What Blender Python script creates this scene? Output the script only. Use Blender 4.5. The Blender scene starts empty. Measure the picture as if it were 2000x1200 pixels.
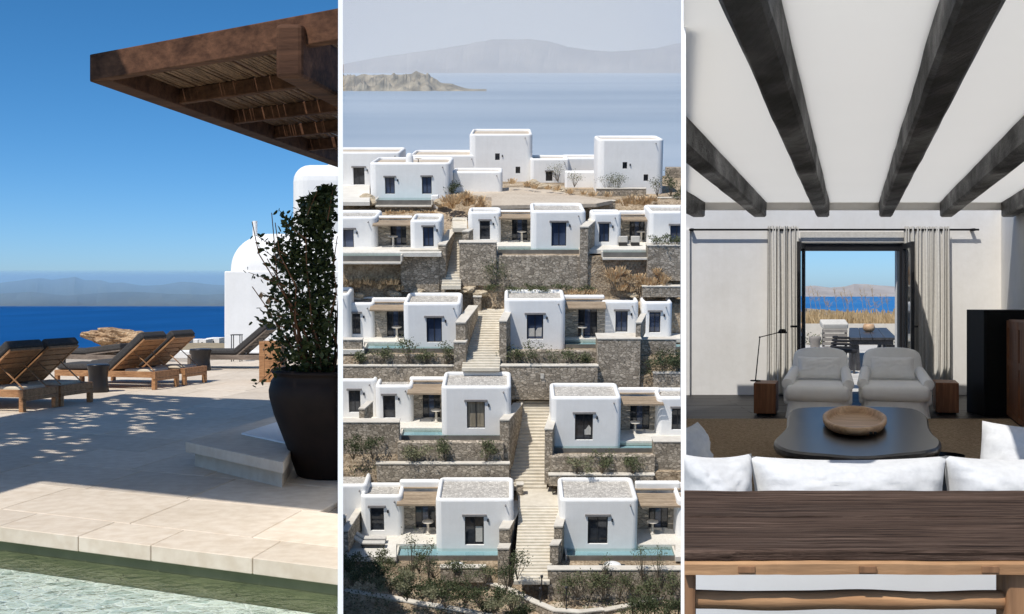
import bpy, bmesh, math, random
from mathutils import Vector, Matrix, noise
random.seed(11)
R = math.radians
S = bpy.context.scene
COL = S.collection
# ------------------------------------------------------------------ camera
F = 2200.0          # focal length in photograph pixels (2000 px wide)
HY = 574.0          # horizon row of the terrace and of the room
EYE = 1.6
cam = bpy.data.cameras.new('camera'); cam.sensor_width = 36.0; cam.lens = F / 2000 * 36
cam.shift_y = -(600 - HY) / 2000; cam.clip_start = 0.05; cam.clip_end = 20000
camo = bpy.data.objects.new('camera', cam); COL.objects.link(camo)
camo.location = (0, 0, EYE); camo.rotation_euler = (R(90), 0, 0); S.camera = camo
# ------------------------------------------------------------------ sun and sky
SUN_E, SUN_A = R(56), R(35)          # high sun behind the camera, a little to the left
SD = Vector((-math.sin(SUN_A) * math.cos(SUN_E), -math.cos(SUN_A) * math.cos(SUN_E), math.sin(SUN_E)))   # towards the sun
sl = bpy.data.lights.new('sun', 'SUN'); sl.energy = 4.3; sl.angle = R(0.5); sl.color = (1.0, 0.965, 0.91)
so = bpy.data.objects.new('sun', sl); COL.objects.link(so); so.location = (0, -20, 60)
so.rotation_euler = SD.to_track_quat('Z', 'Y').to_euler()
W = bpy.data.worlds.new('World'); S.world = W; W.use_nodes = True
nt = W.node_tree; nt.nodes.clear()
sky = nt.nodes.new('ShaderNodeTexSky'); sky.sky_type = 'NISHITA'; sky.sun_disc = False
sky.sun_elevation = SUN_E; sky.sun_rotation = R(180) + SUN_A
sky.altitude = 0; sky.air_density = 0.5; sky.dust_density = 0.7; sky.ozone_density = 5.0
hs = nt.nodes.new('ShaderNodeHueSaturation'); hs.inputs['Hue'].default_value = 0.492; hs.inputs['Saturation'].default_value = 1.24
bg = nt.nodes.new('ShaderNodeBackground'); bg.inputs['Strength'].default_value = 0.15
wo = nt.nodes.new('ShaderNodeOutputWorld')
nt.links.new(sky.outputs[0], hs.inputs['Color']); nt.links.new(hs.outputs[0], bg.inputs[0]); nt.links.new(bg.outputs[0], wo.inputs[0])
S.view_settings.view_transform = 'Standard'; S.view_settings.look = 'None'
S.view_settings.exposure = 0.0; S.view_settings.gamma = 1.0; S.view_settings.use_curve_mapping = False
cy = S.cycles
cy.use_denoising = True; cy.max_bounces = 10; cy.diffuse_bounces = 6; cy.glossy_bounces = 3; cy.transmission_bounces = 4
cy.transparent_max_bounces = 16; cy.volume_bounces = 1; cy.caustics_reflective = False; cy.caustics_refractive = False
cy.sample_clamp_indirect = 8.0

# ------------------------------------------------------------------ places
def at(px, py, d):                       # a point seen at a pixel, d metres ahead
    return Vector(((px - 1000) / F * d, d, EYE + (HY - py) / F * d))
def gd(px, py, z=0.0):                   # a point seen at a pixel, at height z
    return at(px, py, (EYE - z) * F / (py - HY))
TAU = R(11.5)                            # the hillside place stands tilted against the other two
CT, ST = math.cos(TAU), math.sin(TAU)
M2 = Matrix.Translation((0, 0, EYE)) @ Matrix.Rotation(TAU, 4, 'X')
I4 = Matrix.Identity(4)
def L(px, py, Y):                        # the same in the hillside's own axes, at depth Y
    u = (px - 1000) / F; v = (HY - py) / F
    y = CT + ST * v; z = -ST + CT * v
    k = Y / y
    return Vector((u * k, Y, z * k))
def LZ(px, py, Z):
    u = (px - 1000) / F; v = (HY - py) / F
    y = CT + ST * v; z = -ST + CT * v
    k = Z / z
    return Vector((u * k, y * k, Z))

# ------------------------------------------------------------------ materials
def _new(name):
    m = bpy.data.materials.new(name); m.use_nodes = True
    t = m.node_tree; b = t.nodes['Principled BSDF']
    return m, t, b
def coords(t, scale=(1, 1, 1), kind='Object', rot=(0, 0, 0)):
    tc = t.nodes.new('ShaderNodeTexCoord'); mp = t.nodes.new('ShaderNodeMapping')
    mp.inputs['Scale'].default_value = scale; mp.inputs['Rotation'].default_value = rot
    t.links.new(tc.outputs[kind], mp.inputs[0]); return mp.outputs[0]
def ramp(t, fac, stops):
    r = t.nodes.new('ShaderNodeValToRGB'); e = r.color_ramp.elements
    while len(e) > 1: e.remove(e[-1])
    e[0].position = stops[0][0]; e[0].color = (*stops[0][1], 1)
    for p, c in stops[1:]:
        n = e.new(p); n.color = (*c, 1)
    t.links.new(fac, r.inputs[0]); return r.outputs[0]
def noise_n(t, vec, scale, detail=4, rough=0.55, dist=0.0):
    n = t.nodes.new('ShaderNodeTexNoise'); n.inputs['Scale'].default_value = scale
    n.inputs['Detail'].default_value = detail; n.inputs['Roughness'].default_value = rough
    n.inputs['Distortion'].default_value = dist
    t.links.new(vec, n.inputs['Vector']); return n.outputs['Fac']
def mixc(t, fac, a, b, mode='MIX'):
    m = t.nodes.new('ShaderNodeMix'); m.data_type = 'RGBA'; m.blend_type = mode
    for s, v in ((m.inputs['Factor'], fac), (m.inputs[6], a), (m.inputs[7], b)):
        if hasattr(v, 'is_output'): t.links.new(v, s)
        elif isinstance(v, tuple): s.default_value = (*v, 1)
        else: s.default_value = v
    return m.outputs[2]
def bump(t, b, h, strength, dist=0.02):
    n = t.nodes.new('ShaderNodeBump'); n.inputs['Strength'].default_value = strength; n.inputs['Distance'].default_value = dist
    t.links.new(h, n.inputs['Height']); t.links.new(n.outputs[0], b.inputs['Normal'])
def rnd_tint(t, col, amount):            # each object a little lighter or darker
    oi = t.nodes.new('ShaderNodeObjectInfo')
    mr = t.nodes.new('ShaderNodeMapRange'); mr.inputs['To Min'].default_value = 1 - amount; mr.inputs['To Max'].default_value = 1 + amount * .6
    t.links.new(oi.outputs['Random'], mr.inputs[0])
    v = t.nodes.new('ShaderNodeVectorMath'); v.operation = 'SCALE'
    t.links.new(col, v.inputs[0]); t.links.new(mr.outputs[0], v.inputs['Scale']); return v.outputs[0]
def M_mottle(name, c1, c2, scale=6, rough=.8, bs=.2, bd=.01, kind='Object', vscale=(1, 1, 1), tint=0, fine=0, spec=.3, detail=5):
    m, t, b = _new(name); v = coords(t, vscale, kind)
    f = noise_n(t, v, scale, detail)
    c = ramp(t, f, [(.3, c1), (.7, c2)])
    if fine:
        f2 = noise_n(t, v, scale * 9, 3)
        c = mixc(t, fine, c, ramp(t, f2, [(.35, (0, 0, 0)), (.65, (1, 1, 1))]), 'SOFT_LIGHT'); f = f2
    if tint: c = rnd_tint(t, c, tint)
    t.links.new(c, b.inputs['Base Color']); b.inputs['Roughness'].default_value = rough
    b.inputs['Specular IOR Level'].default_value = spec
    if bs: bump(t, b, f, bs, bd)
    return m
def M_wall(name, c1, c2, bs=.12):       # lime wash: soft patches, faint vertical runs, trowel marks
    m, t, b = _new(name); v = coords(t); vs_ = coords(t, (3.2, 3.2, .22))
    c = ramp(t, noise_n(t, v, 1.1, 6, .65), [(.3, c1), (.7, c2)])
    c = mixc(t, .16, c, ramp(t, noise_n(t, vs_, 1.6, 5, .7), [(.35, (.25, .25, .25)), (.62, (.6, .6, .6))]), 'OVERLAY')
    c = mixc(t, .10, c, ramp(t, noise_n(t, v, 14, 4), [(.35, (.2, .2, .2)), (.65, (.8, .8, .8))]), 'SOFT_LIGHT')
    t.links.new(c, b.inputs['Base Color']); b.inputs['Roughness'].default_value = .92; b.inputs['Specular IOR Level'].default_value = .12
    bump(t, b, noise_n(t, v, 7, 5, .6), bs, .02); return m
def M_wood(name, dark, light, axis=0, scale=6, rough=.55, bs=.25, tint=.12, stretch=14, spec=.3):
    m, t, b = _new(name); s = [stretch, stretch, stretch]; s[axis] = 1.0
    v = coords(t, tuple(s)); f = noise_n(t, v, scale * .25, 6, .65, .6)
    f2 = noise_n(t, v, scale, 4, .6)
    c = ramp(t, f, [(.28, dark), (.72, light)])
    c = mixc(t, .5, c, ramp(t, f2, [(.3, (.2, .2, .2)), (.7, (.75, .75, .75))]), 'OVERLAY')
    if tint: c = rnd_tint(t, c, tint)
    t.links.new(c, b.inputs['Base Color']); b.inputs['Roughness'].default_value = rough
    b.inputs['Specular IOR Level'].default_value = spec
    bump(t, b, f2, bs, .006); return m
def M_stone(name, c1, c2, mortar, scale=4.0, bs=.6, bd=.04, vs=(1, 1, 1.6)):
    m, t, b = _new(name); v = coords(t, vs)
    nz = noise_n(t, v, 3, 2)
    mv = t.nodes.new('ShaderNodeMix'); mv.data_type = 'VECTOR'; mv.inputs['Factor'].default_value = .06
    t.links.new(v, mv.inputs[4]); t.links.new(nz, mv.inputs[5])
    vo = t.nodes.new('ShaderNodeTexVoronoi'); vo.inputs['Scale'].default_value = scale; t.links.new(mv.outputs[1], vo.inputs['Vector'])
    ve = t.nodes.new('ShaderNodeTexVoronoi'); ve.feature = 'DISTANCE_TO_EDGE'; ve.inputs['Scale'].default_value = scale; t.links.new(mv.outputs[1], ve.inputs['Vector'])
    sp = t.nodes.new('ShaderNodeSeparateColor'); t.links.new(vo.outputs['Color'], sp.inputs[0])
    c = ramp(t, sp.outputs[0], [(0, c1), (.55, tuple((a + d) / 2 for a, d in zip(c1, c2))), (1, c2)])
    c = mixc(t, .35, c, ramp(t, noise_n(t, v, 26, 3), [(.3, (.2, .2, .2)), (.7, (.8, .8, .8))]), 'OVERLAY')
    e = ramp(t, ve.outputs['Distance'], [(.0, (0, 0, 0)), (.07, (1, 1, 1))])
    c = mixc(t, e, mortar, c)
    t.links.new(c, b.inputs['Base Color']); b.inputs['Roughness'].default_value = .9; b.inputs['Specular IOR Level'].default_value = .2
    bump(t, b, e, bs, bd); return m
def M_water(name, tint, rough=.02, bscale=3.0, bs=.25, spec=1.0, vs=(1, 1, 1)):   # clear water: light passes, the surface mirrors
    m, t, b = _new(name); t.nodes.remove(b); out = t.nodes['Material Output']
    tr = t.nodes.new('ShaderNodeBsdfTransparent'); tr.inputs[0].default_value = (*tint, 1)
    gl = t.nodes.new('ShaderNodeBsdfGlossy'); gl.inputs['Roughness'].default_value = rough
    fr = t.nodes.new('ShaderNodeFresnel'); fr.inputs[0].default_value = 1.33
    v = coords(t, vs); h = noise_n(t, v, bscale, 3)
    n = t.nodes.new('ShaderNodeBump'); n.inputs['Strength'].default_value = bs; n.inputs['Distance'].default_value = .05
    t.links.new(h, n.inputs['Height']); t.links.new(n.outputs[0], gl.inputs['Normal']); t.links.new(n.outputs[0], fr.inputs['Normal'])
    mx = t.nodes.new('ShaderNodeMixShader'); t.links.new(fr.outputs[0], mx.inputs[0]); t.links.new(tr.outputs[0], mx.inputs[1]); t.links.new(gl.outputs[0], mx.inputs[2])
    t.links.new(mx.outputs[0], out.inputs['Surface']); return m
def M_sea(name, c1, c2, scale, vs, rough=.35, spec=.25, bs=.3):
    m, t, b = _new(name); v = coords(t, vs); f = noise_n(t, v, scale, 5, .6)
    t.links.new(ramp(t, f, [(.35, c1), (.68, c2)]), b.inputs['Base Color'])
    b.inputs['Roughness'].default_value = rough; b.inputs['Specular IOR Level'].default_value = spec
    bump(t, b, noise_n(t, v, scale * 6, 3), bs, .6); return m
def M_leaf(name, c1, c2, rough=.5, trans=.25):
    m, t, b = _new(name); v = coords(t)
    c = ramp(t, noise_n(t, v, 7, 3), [(.3, c1), (.7, c2)])
    t.links.new(c, b.inputs['Base Color']); b.inputs['Roughness'].default_value = rough; b.inputs['Specular IOR Level'].default_value = .3
    tl = t.nodes.new('ShaderNodeBsdfTranslucent'); t.links.new(c, tl.inputs[0])
    mx = t.nodes.new('ShaderNodeMixShader'); mx.inputs[0].default_value = trans
    t.links.new(b.outputs[0], mx.inputs[1]); t.links.new(tl.outputs[0], mx.inputs[2])
    t.links.new(mx.outputs[0], t.nodes['Material Output'].inputs['Surface']); return m
def M_plain(name, c, rough=.6, metal=0, spec=.4):
    m, t, b = _new(name); b.inputs['Base Color'].default_value = (*c, 1); b.inputs['Roughness'].default_value = rough
    b.inputs['Metallic'].default_value = metal; b.inputs['Specular IOR Level'].default_value = spec
    v = coords(t); f = noise_n(t, v, 18, 3)
    t.links.new(ramp(t, f, [(.3, tuple(x * .85 for x in c)), (.7, tuple(min(1, x * 1.12) for x in c))]), b.inputs['Base Color'])
    return m
def M_glass(name, tint=(.9, .95, .95)):
    m, t, b = _new(name); t.nodes.remove(b); out = t.nodes['Material Output']
    tr = t.nodes.new('ShaderNodeBsdfTransparent'); tr.inputs[0].default_value = (*tint, 1)
    gl = t.nodes.new('ShaderNodeBsdfGlossy'); gl.inputs['Roughness'].default_value = .02
    fr = t.nodes.new('ShaderNodeFresnel'); fr.inputs[0].default_value = 1.5
    mx = t.nodes.new('ShaderNodeMixShader'); t.links.new(fr.outputs[0], mx.inputs[0]); t.links.new(tr.outputs[0], mx.inputs[1]); t.links.new(gl.outputs[0], mx.inputs[2])
    t.links.new(mx.outputs[0], out.inputs['Surface']); return m
def M_emit(name, c, s=1.0):
    m, t, b = _new(name); t.nodes.remove(b)
    e = t.nodes.new('ShaderNodeEmission'); e.inputs[0].default_value = (*c, 1); e.inputs[1].default_value = s
    t.links.new(e.outputs[0], t.nodes['Material Output'].inputs['Surface']); return m

# ------------------------------------------------------------------ mesh building
ORG = {}
MAT = {}
class MB:
    def __init__(s): s.v = []; s.f = []; s.sm = []
    def add(s, vs, fs, smooth=False):
        k = len(s.v); s.v += [Vector(p) for p in vs]; s.f += [tuple(i + k for i in f) for f in fs]; s.sm += [smooth] * len(fs); return s
    def para(s, o, a, b, c):             # box from a corner and three edge vectors
        o, a, b, c = Vector(o), Vector(a), Vector(b), Vector(c)
        vs = [o, o + a, o + a + b, o + b, o + c, o + a + c, o + a + b + c, o + b + c]
        fs = [(0, 3, 2, 1), (4, 5, 6, 7), (0, 1, 5, 4), (1, 2, 6, 5), (2, 3, 7, 6), (3, 0, 4, 7)]
        if a.cross(b).dot(c) < 0: fs = [f[::-1] for f in fs]
        return s.add(vs, fs)
    def box(s, x0, x1, y0, y1, z0, z1): return s.para((x0, y0, z0), (x1 - x0, 0, 0), (0, y1 - y0, 0), (0, 0, z1 - z0))
    def quad(s, a, b, c, d): return s.add([a, b, c, d], [(0, 1, 2, 3)])
    def prism(s, poly, z0, z1):          # plan polygon, counter-clockwise
        n = len(poly)
        ar = sum(poly[i][0] * poly[(i + 1) % n][1] - poly[(i + 1) % n][0] * poly[i][1] for i in range(n))
        if ar < 0: poly = poly[::-1]
        vs = [(p[0], p[1], z0) for p in poly] + [(p[0], p[1], z1) for p in poly]
        fs = [tuple(range(n))[::-1], tuple(range(n, 2 * n))] + [(i, (i + 1) % n, n + (i + 1) % n, n + i) for i in range(n)]
        return s.add(vs, fs)
    def tube(s, p0, p1, r0, r1=None, n=8):
        p0, p1 = Vector(p0), Vector(p1); r1 = r0 if r1 is None else r1
        d = (p1 - p0).normalized(); a = d.orthogonal().normalized(); b = d.cross(a)
        vs = []
        for p, r in ((p0, r0), (p1, r1)):
            vs += [p + (a * math.cos(2 * math.pi * i / n) + b * math.sin(2 * math.pi * i / n)) * r for i in range(n)]
        s.add(vs, [(i, (i + 1) % n, n + (i + 1) % n, n + i) for i in range(n)], True)
        return s.add(vs, [tuple(range(n))[::-1], tuple(range(n, 2 * n))])
    def lathe(s, prof, c, n=32, sx=1, sy=1):
        c = Vector(c); m = len(prof); vs = []
        for r, z in prof:
            vs += [c + Vector((r * sx * math.cos(2 * math.pi * i / n), r * sy * math.sin(2 * math.pi * i / n), z)) for i in range(n)]
        fs = [(j * n + i, j * n + (i + 1) % n, (j + 1) * n + (i + 1) % n, (j + 1) * n + i) for j in range(m - 1) for i in range(n)]
        return s.add(vs, fs, True)
    def bmesh(s):
        bm = bmesh.new()
        for p in s.v: bm.verts.new(p)
        bm.verts.ensure_lookup_table()
        for f, sm in zip(s.f, s.sm):
            try: fc = bm.faces.new([bm.verts[i] for i in f]); fc.smooth = sm
            except ValueError: pass
        return bm
    def build(s, name, mat, parent=None, bev=0, seg=2, clip=None, loc=None, Mx=I4, label=None, cat=None, group=None, kind=None, smooth=False, sub=0, rough=0, sharp=None):
        bm = s.bmesh()
        if bev: bmesh.ops.remove_doubles(bm, verts=bm.verts, dist=1e-5); bmesh.ops.bevel(bm, geom=list(bm.edges) + list(bm.verts), offset=bev, segments=seg, profile=.5, affect='EDGES', clamp_overlap=True)
        if sub:
            for _ in range(sub): bmesh.ops.subdivide_edges(bm, edges=bm.edges, cuts=1, use_grid_fill=True)
        if clip:
            for co, no in clip:
                r = bmesh.ops.bisect_plane(bm, geom=list(bm.verts) + list(bm.edges) + list(bm.faces), plane_co=co, plane_no=no, clear_outer=True)
                eds = [e for e in r['geom_cut'] if isinstance(e, bmesh.types.BMEdge) and e.is_valid]
                if eds: 
                    try: bmesh.ops.edgenet_fill(bm, edges=eds)
                    except Exception: pass
        if not bm.verts: bm.free(); return None
        if rough:
            for v in bm.verts: v.co += noise.noise_vector(v.co * 3.1) * rough
        if smooth:
            for f in bm.faces: f.smooth = True
        if parent is not None: o0 = ORG[parent.name]
        elif loc is not None: o0 = Vector(loc)
        else: o0 = Vector((0, 0, 0))
        for v in bm.verts: v.co -= o0
        me = bpy.data.meshes.new(name); bm.to_mesh(me); bm.free()
        if sharp: me.set_sharp_from_angle(angle=R(sharp))
        me.materials.append(MAT[mat] if isinstance(mat, str) else mat)
        o = bpy.data.objects.new(name, me); COL.objects.link(o); ORG[o.name] = o0
        if parent is not None: o.parent = parent
        else: o.matrix_world = Mx @ Matrix.Translation(o0)
        return tag(o, label, cat, group, kind)
def tag(o, label=None, cat=None, group=None, kind=None):
    for k, v in (('label', label), ('category', cat), ('group', group), ('kind', kind)):
        if v: o[k] = v
    return o
def thing(name, label, cat, loc, Mx=I4, group=None):
    o = bpy.data.objects.new(name, None); COL.objects.link(o); ORG[o.name] = Vector(loc)
    o.matrix_world = Mx @ Matrix.Translation(Vector(loc)); o.empty_display_size = .1
    return tag(o, label, cat, group)
def leafquad(mb, p, size, up=.3, rng=random, long=1.6):
    d = Vector((rng.gauss(0, 1), rng.gauss(0, 1), rng.gauss(up, .7))).normalized()
    a = d.orthogonal().normalized(); a.rotate(Matrix.Rotation(rng.random() * 6.28, 3, d)); w = d.cross(a) * .0 + a
    L_ = d * size * long; W_ = w * size * .5; n = d.cross(w) * size * .12
    mb.add([p, p + L_ * .5 + W_ + n, p + L_, p + L_ * .5 - W_ + n], [(0, 1, 2), (0, 2, 3)])
# radial faces of the two thin dividing walls (things that butt against them end there)
CL1 = [((0, 0, 0), Vector((1, (1000 - 663.5) / F, 0)).normalized())]
CL3 = [((0, 0, 0), Vector((-1, (1336.5 - 1000) / F, 0)).normalized())]
# ------------------------------------------------------------------ materials, by use
MAT['white'] = M_wall('white_plaster', (.80, .785, .75), (.87, .855, .82), .18)
MAT['divider'] = M_mottle('white_divider', (.88, .88, .87), (.9, .9, .89), 2, .9, 0)
def translucent(m, fac, col=(.93, .92, .9)):
    t = m.node_tree; b = t.nodes['Principled BSDF']
    tl = t.nodes.new('ShaderNodeBsdfTranslucent'); tl.inputs[0].default_value = (*col, 1)
    mx = t.nodes.new('ShaderNodeMixShader'); mx.inputs[0].default_value = fac
    t.links.new(b.outputs[0], mx.inputs[1]); t.links.new(tl.outputs[0], mx.inputs[2]); t.links.new(mx.outputs[0], t.nodes['Material Output'].inputs['Surface']); return m
MAT['limestone'] = M_mottle('limestone', (.60, .505, .39), (.68, .58, .46), 1.0, .75, .12, .006, tint=.11, fine=.18, spec=.25, detail=8)
MAT['joint'] = M_mottle('joint_mortar', (.36, .31, .25), (.46, .4, .33), 8, .95, .2)
MAT['teak'] = M_wood('teak', (.26, .12, .05), (.52, .28, .13), 0, 5, .55, .15)
MAT['shadewood'] = M_wood('shade_toned_wood', (.12, .09, .07), (.28, .22, .17), 0, 5, .6, .2)  # darker copy of the teak, with shade put into its colour
MAT['pergola'] = M_wood('old_beam_wood', (.038, .017, .010), (.15, .070, .038), 0, 3.5, .75, .5, stretch=9, spec=.15)
MAT['beam_end'] = M_wood('new_beam_wood', (.20, .09, .04), (.42, .20, .09), 2, 3.5, .65, .35, stretch=7)
MAT['reed'] = M_wood('reed', (.10, .055, .03), (.34, .2, .11), 1, 9, .7, .3, tint=0)
MAT['cushion'] = M_mottle('charcoal_fabric', (.045, .042, .04), (.075, .07, .066), 40, .9, .25, .003, spec=.2)
MAT['towel'] = M_mottle('cream_towel', (.62, .52, .38), (.72, .63, .48), 30, .95, .3, .004)
MAT['pot'] = M_mottle('dark_clay', (.011, .0065, .005), (.022, .013, .009), 5, .6, .1, spec=.2)
MAT['drum'] = M_mottle('black_ceramic', (.014, .012, .012), (.024, .02, .019), 5, .35, .08, spec=.4)
MAT['rock'] = M_mottle('ochre_rock', (.24, .14, .075), (.60, .42, .25), 2.2, .95, .9, .06, fine=.5, detail=8)
MAT['leaf1'] = M_leaf('dark_leaf', (.034, .046, .013), (.105, .125, .04), .4, .3)
MAT['twig'] = M_mottle('twig_bark', (.14, .06, .03), (.26, .12, .06), 20, .9, .3)
MAT['deadleaf'] = M_mottle('dead_leaf', (.20, .12, .07), (.28, .18, .1), 9, .8, 0)
MAT['sea1'] = M_sea('deep_sea', (.0, .055, .20), (.003, .075, .26), .02, (1, .25, 1), .5, .06, .15)
MAT['hill1'] = M_mottle('far_mountain', (.09, .10, .09), (.16, .17, .14), .006, .95, .4, 6, detail=6)
MAT['scrub'] = M_mottle('dry_scrub_ground', (.22, .17, .10), (.40, .33, .22), .5, .95, .5, .1, fine=.4)
MAT['poolfloor'] = M_stone('caustic_mosaic', (.50, .56, .52), (.84, .84, .78), (.9, .9, .88), 9, .3, .02, (1, 1, 1))  # pale mosaic whose white vein net stands in for caustic light
MAT['pooldark'] = M_mottle('shade_green_pool_stone', (.10, .115, .06), (.17, .18, .10), 3, .7, .2, tint=.05)  # green shade and reflection under the coping painted into the wall
MAT['water1'] = M_water('pool_water', (.90, .96, .93), .03, 9.0, .6)
MAT['metal_black'] = M_plain('black_metal', (.02, .02, .02), .45)
MAT['canopy'] = M_mottle('added_canopy_reed', (.16, .10, .06), (.26, .17, .1), 8, .9, .3)

# ================================================================== THE DIVIDING WALLS
for sgn, nm in ((-1, 'wall between the terrace and the hillside'), (1, 'wall between the hillside and the living room')):
    c = sgn * 335 / F; d0 = 4.1; hw = 5.0 / F * 4.4
    dirv = Vector((c, 1, 0)).normalized(); nrm = Vector((dirv.y, -dirv.x, 0))
    mb = MB(); top = 2.93
    prof = [(d0, -.25), (d0 + 9.2, -.25), (d0 + 9.2, top), (d0 + .8, top)]     # raking front end, like a buttress
    vs = []
    for k in (-1, 1):
        for d, z in prof:
            p = dirv * (d / dirv.y) + nrm * (k * hw); vs.append((p.x, p.y, z))
    mb.add(vs, [(3, 2, 1, 0), (4, 5, 6, 7), (0, 1, 5, 4), (1, 2, 6, 5), (2, 3, 7, 6), (3, 0, 4, 7)])
    mb.build('dividing_wall', 'divider', loc=(c * d0, d0, -.25), cat='wall', label='thin tall plain white ' + nm)

# ================================================================== TERRACE BY THE SEA
E0, E1 = gd(0, 1025), gd(660, 1105)
e1 = (E1 - E0).normalized(); e2 = Vector((.17, .985, 0)).normalized()
def TP(s, t, z=0.0):
    p = E0 + e1 * s + e2 * t; return Vector((p.x, p.y, z))
def clip_poly(poly, n, c):               # keep n.p <= c
    out = []
    for i in range(len(poly)):
        a, b = poly[i], poly[(i + 1) % len(poly)]; da, db = n.dot(a) - c, n.dot(b) - c
        if da <= 0: out.append(a)
        if da * db < 0: out.append(a + (b - a) * (da / (da - db)))
    return out
N1 = Vector((1, (1000 - 663.5) / F, 0))
base = [TP(-1.6, .03), TP(5, .03), Vector((4, 30, 0)), Vector((-15, 30, 0))]
base = clip_poly(base, N1, 0)
terrace = MB().prism([(p.x, p.y) for p in base], -.6, -.045).build('terrace', 'joint', kind='structure')
def slab(poly, z0, z1, mat, gap=.004, bev=.006, name='paving_slab', rough=0):
    poly = clip_poly(poly, N1, 0)
    if len(poly) < 3: return
    c = sum(poly, Vector((0, 0, 0))) / len(poly)
    if min((p - c).length for p in poly) < .05: return
    ps = [p + (c - p).normalized() * gap * 1.3 for p in poly]
    z1 += random.uniform(-.0015, .0015)
    MB().prism([(p.x, p.y) for p in ps], z0, z1).build(name, mat, terrace, bev=bev, seg=1)
s = -1.5                                 # coping stones along the pool, then the paving behind
for w in [.9, .63, .74, .62, .8, .9, .8, .9]:
    slab([TP(s, -.06), TP(s + w, -.06), TP(s + w, .42), TP(s, .42)], -.1, 0.0, 'limestone', .0025, .005, 'coping_stone'); s += w
t = .42; k = 0
while t < 18.5:
    dt = .95 if t < 6 else 1.2
    s = -14 + (k % 2) * .55
    while s < 5:
        w = random.choice((.85, 1.05, 1.25))
        cpt = TP(s + w / 2, t + dt / 2)
        px = 1000 + F * cpt.x / max(cpt.y, 1)
        if -190 < px < 760 and cpt.y > 5 and cpt.y < 26.8:
            slab([TP(s, t), TP(s + w, t), TP(s + w, t + dt), TP(s, t + dt)], -.05, 0, 'limestone', .003 if t < 8 else .004)
        s += w
    t += dt; k += 1
# the pool
pool = thing('swimming_pool', 'large pool of clear rippled water below the pale stone coping', 'pool', TP(1.5, -1))
wl = -.17
MB().para(TP(-1.5, .0, -1.0), e1 * 6.6, e2 * .18, (0, 0, .895)).build('pool_wall', 'pooldark', pool, clip=CL1)
MB().para(TP(-4, -4.2, -.5), e1 * 9.5, e2 * 4.19, (0, 0, .2)).build('pool_floor', 'poolfloor', pool, clip=CL1)
MB().quad(TP(-4, -4.2, wl), TP(5.5, -4.2, wl), TP(5.5, -.01, wl), TP(-4, -.01, wl)).build('water', 'water1', pool, clip=CL1)
# low raised plinth in the shade
Z = .24
pl = thing('stone_plinth', 'low stone platform with overhanging slab in the shade beside the dark pot', 'platform', gd(362, 862, Z) * 1.0)
ORG[pl.name].z = 0; pl.location.z = 0
A, B, D = gd(362, 863, Z), gd(570, 907, Z), gd(530, 815, Z)
a, d_ = (B - A).normalized(), (D - A).normalized(); PLN = (B - A).length * 1.03
Bq = A + a * (B - A).length * .93; Eq = at(612, 600, 12.6); Dq = A + d_ * 3.0
pq = [A, Bq, Eq, Dq]; cq = sum((Vector((q.x, q.y, 0)) for q in pq), Vector()) / 4
MB().prism([(q.x, q.y) for q in pq], Z - .095, Z).build('top_slab', 'limestone', pl, bev=.008)
MB().prism([(cq.x + (q.x - cq.x) * .9, cq.y + (q.y - cq.y) * .9) for q in pq], -.04, Z - .096).build('base', 'limestone', pl)
MB().prism([(cq.x + .12 + (q.x - cq.x) * .55, cq.y + .1 + (q.y - cq.y) * .6) for q in pq], Z + .001, Z + .02).build('inset_panel', 'white', pl, bev=.005)

# big clay pot with a shrub
pc = at(652, 574, 9.95); pc.z = 0
pot = thing('plant_pot', 'huge dark clay pot holding a leafy shrub', 'pot', pc)
prof = [(0, 0), (.30, 0), (.325, .02), (.36, .12), (.44, .34), (.52, .55), (.56, .70), (.565, .76), (.545, .84), (.515, .88), (.53, .905), (.55, .92), (.54, .94), (.49, .94), (.47, .88), (0, .86)]
MB().lathe(prof, pc, 48).build('body', 'pot', pot, clip=CL1)
shrub = thing('potted_shrub', 'dark green small-leaved shrub growing out of the big clay pot', 'shrub', pc + Vector((0, 0, .86)))
rng = random.Random(5)
def inside1(p): return p.x * 1 + p.y * (1000 - 662) / F < 0
stems = MB(); tips = []
for i in range(30):
    a = rng.uniform(0, 6.28); p = pc + Vector((math.cos(a) * .15 - .05, math.sin(a) * .15, .87)); h = rng.uniform(.5, 1.62)
    lean = Vector((math.cos(a), math.sin(a), 0)) * rng.uniform(.1, .5)
    r = .012; n = 5
    for j in range(n):
        q = p + Vector((0, 0, h / n)) + lean * (h / n) + Vector((rng.gauss(0, .04), rng.gauss(0, .04), 0))
        if inside1(q) and inside1(p): stems.tube(p, q, r, r * .8, 5)
        p = q; r *= .8; tips.append(Vector(p))
stems.build('stem', 'twig', shrub)
fol = MB(); singles = []
SIL = [(365, 632), (390, 596), (410, 572), (440, 552), (470, 536), (500, 530), (540, 528), (580, 526), (620, 520), (660, 520), (700, 528), (735, 540)]
def halfw(z):                            # half width of the crown at a height
    y = HY - (z - EYE) / 9.95 * F
    for (ya, xa), (yb, xb) in zip(SIL, SIL[1:]):
        if ya <= y <= yb: return (652 - (xa + (xb - xa) * (y - ya) / (yb - ya))) / F * 9.95
    return .1
for i in range(13500):
    z = rng.uniform(.88, 2.53); hw = halfw(z) * (1 + .16 * noise.noise(Vector((z * 6, 0, 4))))
    a = rng.uniform(0, 6.28); rr = hw * math.sqrt(rng.uniform(.02, 1.0))
    p = pc + Vector((math.cos(a) * rr, math.sin(a) * rr * .75, z))
    if noise.noise(p * 6.0) < -.25 and rr > .5 * hw: continue
    if not inside1(p + Vector((.05, 0, 0))): continue
    if rr > hw * .95 and math.cos(a) < -.2 and len(singles) < 150: singles.append(p)
    else: leafquad(fol, p, rng.choice((.02, .028, .036, .044)), .1, rng)
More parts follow.
